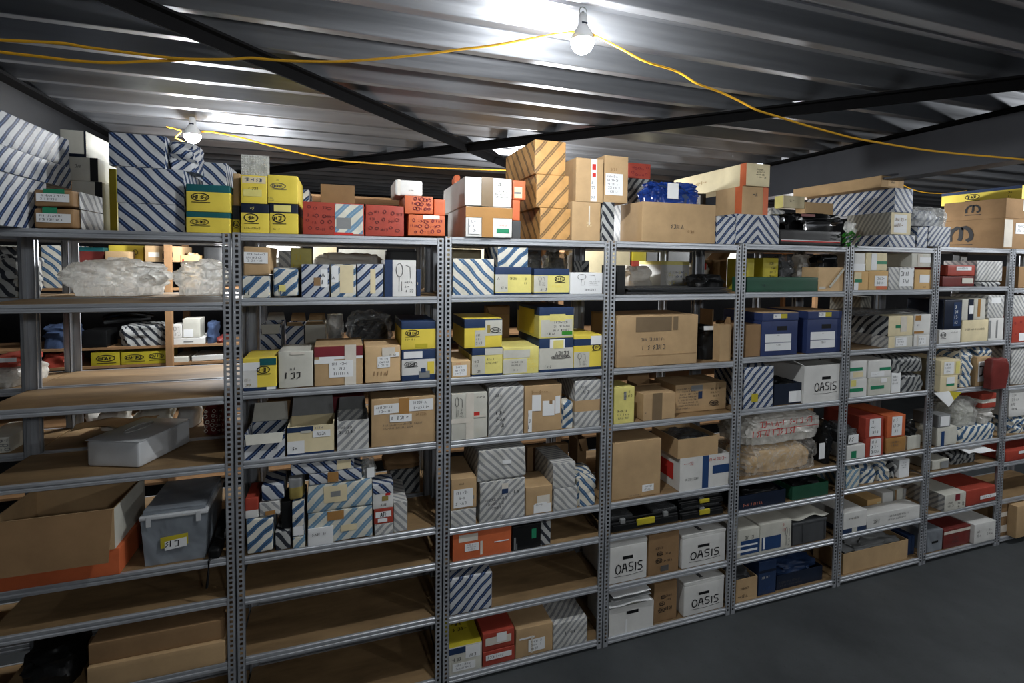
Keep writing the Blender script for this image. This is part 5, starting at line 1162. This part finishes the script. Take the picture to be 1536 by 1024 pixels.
c('white carton with faint grey print at the corner', 1457, 1494, 784, 'white', s=-.01, d=.3, crush=.003, deco=[('scr', .1, .3, .4, .7, 2, 'ink_soft'), ('scr', .55, .3, .9, .7, 2, 'ink_soft')])

# ================================================================== eighth bay
at(7, 1)
c('plain brown carton at the picture edge', 1528, 1560, 400, 'kraft_dark', s=.04, d=.3)
at(7, 2)
a = c('orange carton with dark print at the picture edge', 1518.5, 1570, 474, 'red', s=.02, d=.3, deco=[('art', .0, .2, .5, .9, 'maroon', 6), ('pan', .2, .05, .5, .35, 'paper')])
c('grey wavy striped carton at the picture edge', 1519, 1570, 443, 's_grey', s=.02, d=.3, on=a)
at(7, 3)
c('crumpled white carton at the picture edge', 1517, 1570, 521, 's_grey_r', s=.02, d=.3, crush=.01)
at(7, 4)
a = bag('grey blue striped sack at the picture edge', 1516, 1570, 622, 's_blue_r', s=.02, d=.3, n='sack')
c('large white carton with marks at the picture edge', 1514.5, 1570, 567, 'white', s=.02, d=.3, on=a, crush=.006, deco=[('scr', .05, .2, .25, .8, 4)])
at(7, 5)
c('red carton with white slips at the picture edge', 1509, 1570, 672, 'red', s=.0, d=.3, crush=.006, deco=[('lab', .3, .6, .55, .85, 0), ('scr', .1, .1, .5, .4, 2, 'maroon'), ('lab', .5, .2, .9, .6, 0)])
at(7, 7)
c('brown carton with white tape at the picture edge', 1500, 1524, 750, 'kraft_dark', s=.02, d=.3, crush=.006, deco=[('tape', 0, .55, .9, .68, 'tape_clear'), ('tape', 0, .1, .9, .3, 'tape_clear'), ('tape', .85, .1, 1, .9, 'tape_clear')])
c('tall brown carton last in view near the floor', 1525.5, 1580, 754, 'kraft', s=-.05, d=.3)

# ================================================================== back row and far rack, seen through the gaps
at(0, 1, 1)

bag('big crumpled sack of clear film', 60, 246, 385, 'film_milk', s=.04, d=.34, crump=.34, ex=.85, n='film_sack', cat='sack')
bag('sack of clear film heaped near the front post', 236, 336, 387, 'film_milk', s=.04, d=.34, crump=.34, ex=.85, n='film_sack', cat='sack')
at(0, 3, 1)
bag('red lattice patterned packet', 301, 338, 609, 'red_dark', s=.03, d=.25, deco=[('art', .1, .1, .9, .9, 'tape_clear', 16)])
sheet('loose brown cardboard lid', 86, 214, 632, 'kraft', s=.0, d=.16, amp=.2, n='cardboard_sheet', cat='cardboard')
bag('white crumpled wrapping in the dark', 134, 180, 615, 'cloth_white', s=.2, d=.2, n='wrapping')
bag('pale long wrapped bundle in the dark', 188, 250, 613, 'offwhite', s=.2, d=.2, n='wrapping')
bag('white packet beside a red strip', 262, 294, 611, 'white', s=.2, d=.2)
at(-1, 1, 1)
bag('grey striped sack cut by the left edge, back row / near the top', -30, 26, 368, 's_dark_r', s=.05, d=.3, n='sack', cat='sack')
at(-1, 2, 1)
bag('white plastic sack cut by the left edge / below a red bag', -40, 34, 552, 'film_white', s=.03, d=.3, n='sack', cat='sack', core='cloth_white')
bag('red and white bag cut by the left edge / on the white sack', -30, 31, 535, 'red', s=.03, d=.25, on=BOXES[-1], deco=[('pan', .3, .5, .9, .9, 'paper')])
at(-1, 3, 1)
c('speckled white carton cut by the left edge / behind the first bay', -40, 14, 657, 'offwhite', s=.03, d=.3, deco=[('art', .3, .1, 1, .9, 'grey', 12)])
at(0, 0, 2); CTX['lev'] = 2
M2 = lambda *a, **k: c(*a, s=.06, d=.3, **k)
c('dark brown carton with teal rim behind film sack', 119, 156, 371, 'red_dark', s=.1, d=.3, bands=[(.9, 'red_dark'), (1.01, 'teal')])
c('brown carton before a yellow carton', 158, 194, 377, 'kraft', s=.05, d=.12)
c('yellow carton with navy lower half and emblem', 157, 215, 368, 'yellow', s=.18, d=.25, bands=[(.45, 'offwhite'), (.62, 'navy'), (1.01, 'yellow')], deco=[('logo', .7, .75, .85, .9)])
u = c('black carton beneath a brown lettered carton', 217, 257, 393, 'black', s=.06, d=.3)
c('brown carton with black emblem and tape', 217, 272, 369, 'kraft', s=.06, d=.3, on=u, deco=[('mark', .5, .2, .75, .8, .012), ('tape', .1, .3, .4, .6, 'tape_clear')])
openbox('orange tan carton standing open with torn papers', 262, 300, 383, 'tan', s=.05, d=.2, fill=('kraft_pale', 1.1), deco=[('pan', .05, .7, .15, .9, 'ink_red')])
c('black carton near the front post behind film', 306, 334, 371, 'black', s=.06, d=.3)
c('pale striped carton behind the rear posts', 62, 112, 368, 's_blue', s=.06, d=.3)
c('white carton behind the pale striped sack', -60, 50, 368, 'offwhite', s=.06, d=.3)
c('wide white carton above the grey film bag', 395, 450, 368, 'white', s=.06, d=.3)
c('cream carton above the navy striped row', 470, 505, 370, 'cream', s=.06, d=.3)
c('grey white carton above the navy striped row', 508, 580, 374, 'offwhite', s=.06, d=.3, deco=[('scr', .1, .4, .9, .8, 1, 'kraft_dark')])
c('pale carton above the cream carton', 677, 735, 370, 'cream', s=.06, d=.3)
c('long white carton behind the white cloth', 865, 945, 370, 'cream', s=.06, d=.3)
c('red and yellow carton behind white cloth', 948, 969, 372, 'red', s=.06, d=.3, bands=[(.7, 'red'), (1.01, 'mustard')], deco=[('scr', .2, .3, .8, .6, 1, 'offwhite')])
c('grey carton beside the red and yellow carton', 970, 986, 372, 'grey', s=.06, d=.3)
c('grey wide carton above the printed white carton', 990, 1034, 376, 'grey', s=.06, d=.3)
c('pinkish white carton above the curved flap', 1072, 1106, 375, 'offwhite', s=.06, d=.3)
CTX['lev'] = 3
a = c('black carton before a striped sack', 123, 160, 496, 'black', s=.05, d=.2)
bag('grey striped sack beside the timber upright', 174, 247, 487, 's_dark_r', s=.05, d=.3, n='sack', crump=.2, ex=.35)
e = room(129, 205, 471, .1, .3, a); o, q = special(e, 'bumper_part', 'black plastic bumper part by the timber upright', 'car part', None)
x0, x1, y0, y1, z0, z1 = q; b = MB()
b.tube([(x0+(x1-x0)*t, y0+.04+.1*(t-.5)**2*4*.5, z1*(.62+.3*math.sin(t*3.0))-.02) for t in [i/10 for i in range(11)]], .03, 'black_gloss', 10); b.tube([(x0+(x1-x0)*t, y0+.06, .02+.03*t) for t in [i/6 for i in range(7)]], .016, 'grey_dark', 8); b.build('bumper_skin', o)
a = c('white low carton with grey latch', 258, 307, 507, 'white', s=.05, d=.3, deco=[('pan', .35, .3, .65, .5, 'grey')])
c('small white carton left on low white carton', 258, 273, 487, 'white', s=.05, d=.15, on=a, deco=[('draw', .1, .1, .9, .9, 'ink_soft')])
c('tall white carton on low white carton', 274, 300, 478, 'offwhite', s=.05, d=.15, on=a, deco=[('pan', .05, .05, .6, .45, 'paper')])
bag('dark blue and grey packets', 308, 322, 483, 'cloth_blue', s=.05, d=.25)
bag('red packet close to the front post', 323, 336, 506, 'red_dark', s=.05, d=.25)
bag('folded dark blue clothes', 57, 103, 487, 'cloth_blue', s=.05, d=.3, n='clothes', cat='clothes')
CTX['lev'] = 4
c('single yellow carton with black oval emblem', 136, 179, 528, 'mustard', s=.05, d=.3, deco=[('logo', .2, .15, .85, .8)])
c('wide yellow carton with two black oval emblems', 181.5, 249, 527, 'mustard', s=.05, d=.3, deco=[('logo', .08, .2, .5, .8), ('logo', .62, .25, .95, .85)])
c('white carton half in shadow under timber board', 257, 282, 535, 'offwhite', s=.05, d=.3)
c('white carton near the front post under timber board', 287, 335, 532, 'white', s=.06, d=.3, crush=.006)
bag('red glossy bag with white edge', 58, 103, 529, 'red', s=.05, d=.3)
CTX['lev'] = 5
bag('white crumpled packet low on the far rack', 120, 180, 610, 'cloth_white', s=.05, d=.3)

# ================================================================== lamps and cables
def point(name, loc, w, r=.05, col=(.96, .98, 1)):
    l = bpy.data.lights.new(name, 'POINT'); l.energy = w; l.shadow_soft_size = r; l.color = col
    o = bpy.data.objects.new(name, l); COL.objects.link(o); o.location = loc
def lamp(look, hook, bulb, Y, watts, scale=1.):
    h = onY(*hook, Y); p = onY(*bulb, Y); p.x = h.x = (p.x+h.x)/2
    r = empty('light_bulb', (p.x, p.y, p.z)); tag(r, look, 'light bulb', 'bulbs strung under the ceiling'); k = scale
    b = MB(); b.lathe([(.0005, -.046*k), (.018*k, -.042*k), (.034*k, -.030*k), (.044*k, -.012*k), (.047*k, .001*k), (.0467*k, .006*k), (.0005, .006*k)], 'lamp_glow', 32); b.build('glowing_dome', r)
    b = MB(); b.lathe([(.0005, .0065*k), (.0473*k, .0065*k), (.045*k, .018*k), (.039*k, .035*k), (.022*k, .062*k), (.0185*k, .07*k), (.0185*k, .098*k), (.014*k, .112*k), (.0005, .112*k)], 'plastic_white', 28); b.build('housing', r)
    point('bulb_light', (p.x, p.y, p.z-.078*k), watts, .03)
    top = .112*k; H = h.z-p.z; b = MB(); b.box(-.012*k, .012*k, -.0195*k, -.017*k, .066*k, .074*k, 'navy_dark'); b.build('socket_clip', r)
    b = MB(); n = max(2, int((H-top)/.022))
    for i in range(n):
        z = top+(H-top-.03)*(i+.5)/n; d = (0, 1) if i % 2 else (1, 0)
        b.tube([(.006*math.cos(t*.785)*d[0], .006*math.cos(t*.785)*d[1], z+.014*math.sin(t*.785)) for t in range(9)], .0016, 'wire', 6, False)
    b.build('chain', r); b = MB()
    b.tube([(.016*math.cos(t*.6), .0, H-.012+.016*math.sin(t*.6)) for t in range(11)], .002, 'wire', 6); b.build('ceiling_hook', r)
    return r
YL1 = onZ(873, 12, CEIL+.02).y; YL2 = onZ(288, 172, CEIL+.02).y
lamp('glowing white bulb hanging over the front aisle, the larger lamp', (873, 12), (875, 64), YL1, LAMP_W[0])
lamp('glowing white bulb hanging beyond the racks over striped cartons, the smaller lamp', (288, 172), (289, 204), YL2, LAMP_W[1], 1.15)
def cable(look, pts, Y, r=.0045):
    """flex hung along the ceiling"""
    P = []
    for i, (x, y) in enumerate(pts):
        yy = Y[0]+(Y[1]-Y[0])*i/(len(pts)-1) if isinstance(Y, tuple) else Y
        P.append(onY(x, y, yy))
    Q = []
    for i in range(len(P)-1):
        a, b_, c_, d = P[max(i-1, 0)], P[i], P[i+1], P[min(i+2, len(P)-1)]
        for k in range(5):
            t = k/5; Q.append(.5*((2*b_)+(c_-a)*t+(2*a-5*b_+4*c_-d)*t*t+(3*b_-a-3*c_+d)*t**3))
    Q.append(P[-1]); b = MB(); b.tube(Q, r, 'cable_yellow', 8); o = b.build('power_cord', None); return tag(o, look, 'cable', 'yellow power cables')
cable('yellow power cable from the larger bulb to the left edge', [(861, 48), (835, 51), (795, 58), (740, 68), (690, 74), (640, 81), (560, 89), (500, 92.5), (440, 91.5), (405, 89.5), (375, 87), (340, 89), (270, 88), (200, 80), (130, 71), (95, 65), (40, 62), (0, 60), (-80, 55)], YL1-.02)
cable('second yellow power cable joining the first near the dark brace', [(276, 90), (262, 90.5), (215, 92), (165, 94), (110, 91), (60, 85), (0, 78), (-80, 66)], YL1-.0)
cable('yellow power cable from the larger bulb to the right edge', [(886, 50), (900, 57), (930, 72), (968, 92), (1015, 107), (1045, 125), (1080, 138), (1110, 152), (1135, 165), (1170, 176), (1205, 187), (1245, 198), (1280, 207), (1330, 216), (1380, 224), (1440, 231), (1500, 236), (1545, 240), (1640, 247)], (YL1-.02, YL1-.35))
cable('thin yellow cable running from the smaller bulb behind cartons', [(303, 197.5), (309, 197), (325, 199), (360, 206), (400, 217), (440, 227), (480, 236), (510, 241), (560, 245), (640, 251), (720, 254), (790, 256)], (YL2, YL2+.3), .006)
cable('loose yellow cable looped below the smaller bulb', [(250, 190), (262, 193), (272, 197), (266, 203), (263, 207), (268, 209), (280, 216), (289, 224), (293, 234), (294, 243)], YL2+.06, .005)
cable('yellow cable beyond the steel beam, upper strand', [(1372, 255), (1420, 259), (1470, 263), (1550, 264)], 1.6, .006)
cable('yellow cable beyond the steel beam, lower sagging strand', [(1352, 276), (1368, 284), (1390, 289), (1420, 290), (1450, 286)], 1.5, .006)
for nm, loc, w_, r_ in LIGHTS: point(nm, loc, w_, r_)

# ------------------------------------------------------------------ world and view
wd = bpy.data.worlds.new('world'); scn.world = wd; wd.use_nodes = True
bg = wd.node_tree.nodes['Background']; bg.inputs[0].default_value = (.6, .66, .74, 1); bg.inputs[1].default_value = .02
scn.view_settings.view_transform = 'Standard'; scn.view_settings.look = 'None'
scn.view_settings.exposure = EXPOSURE; scn.view_settings.gamma = 1.0
try: scn.view_settings.use_curve_mapping = False
except Exception: pass
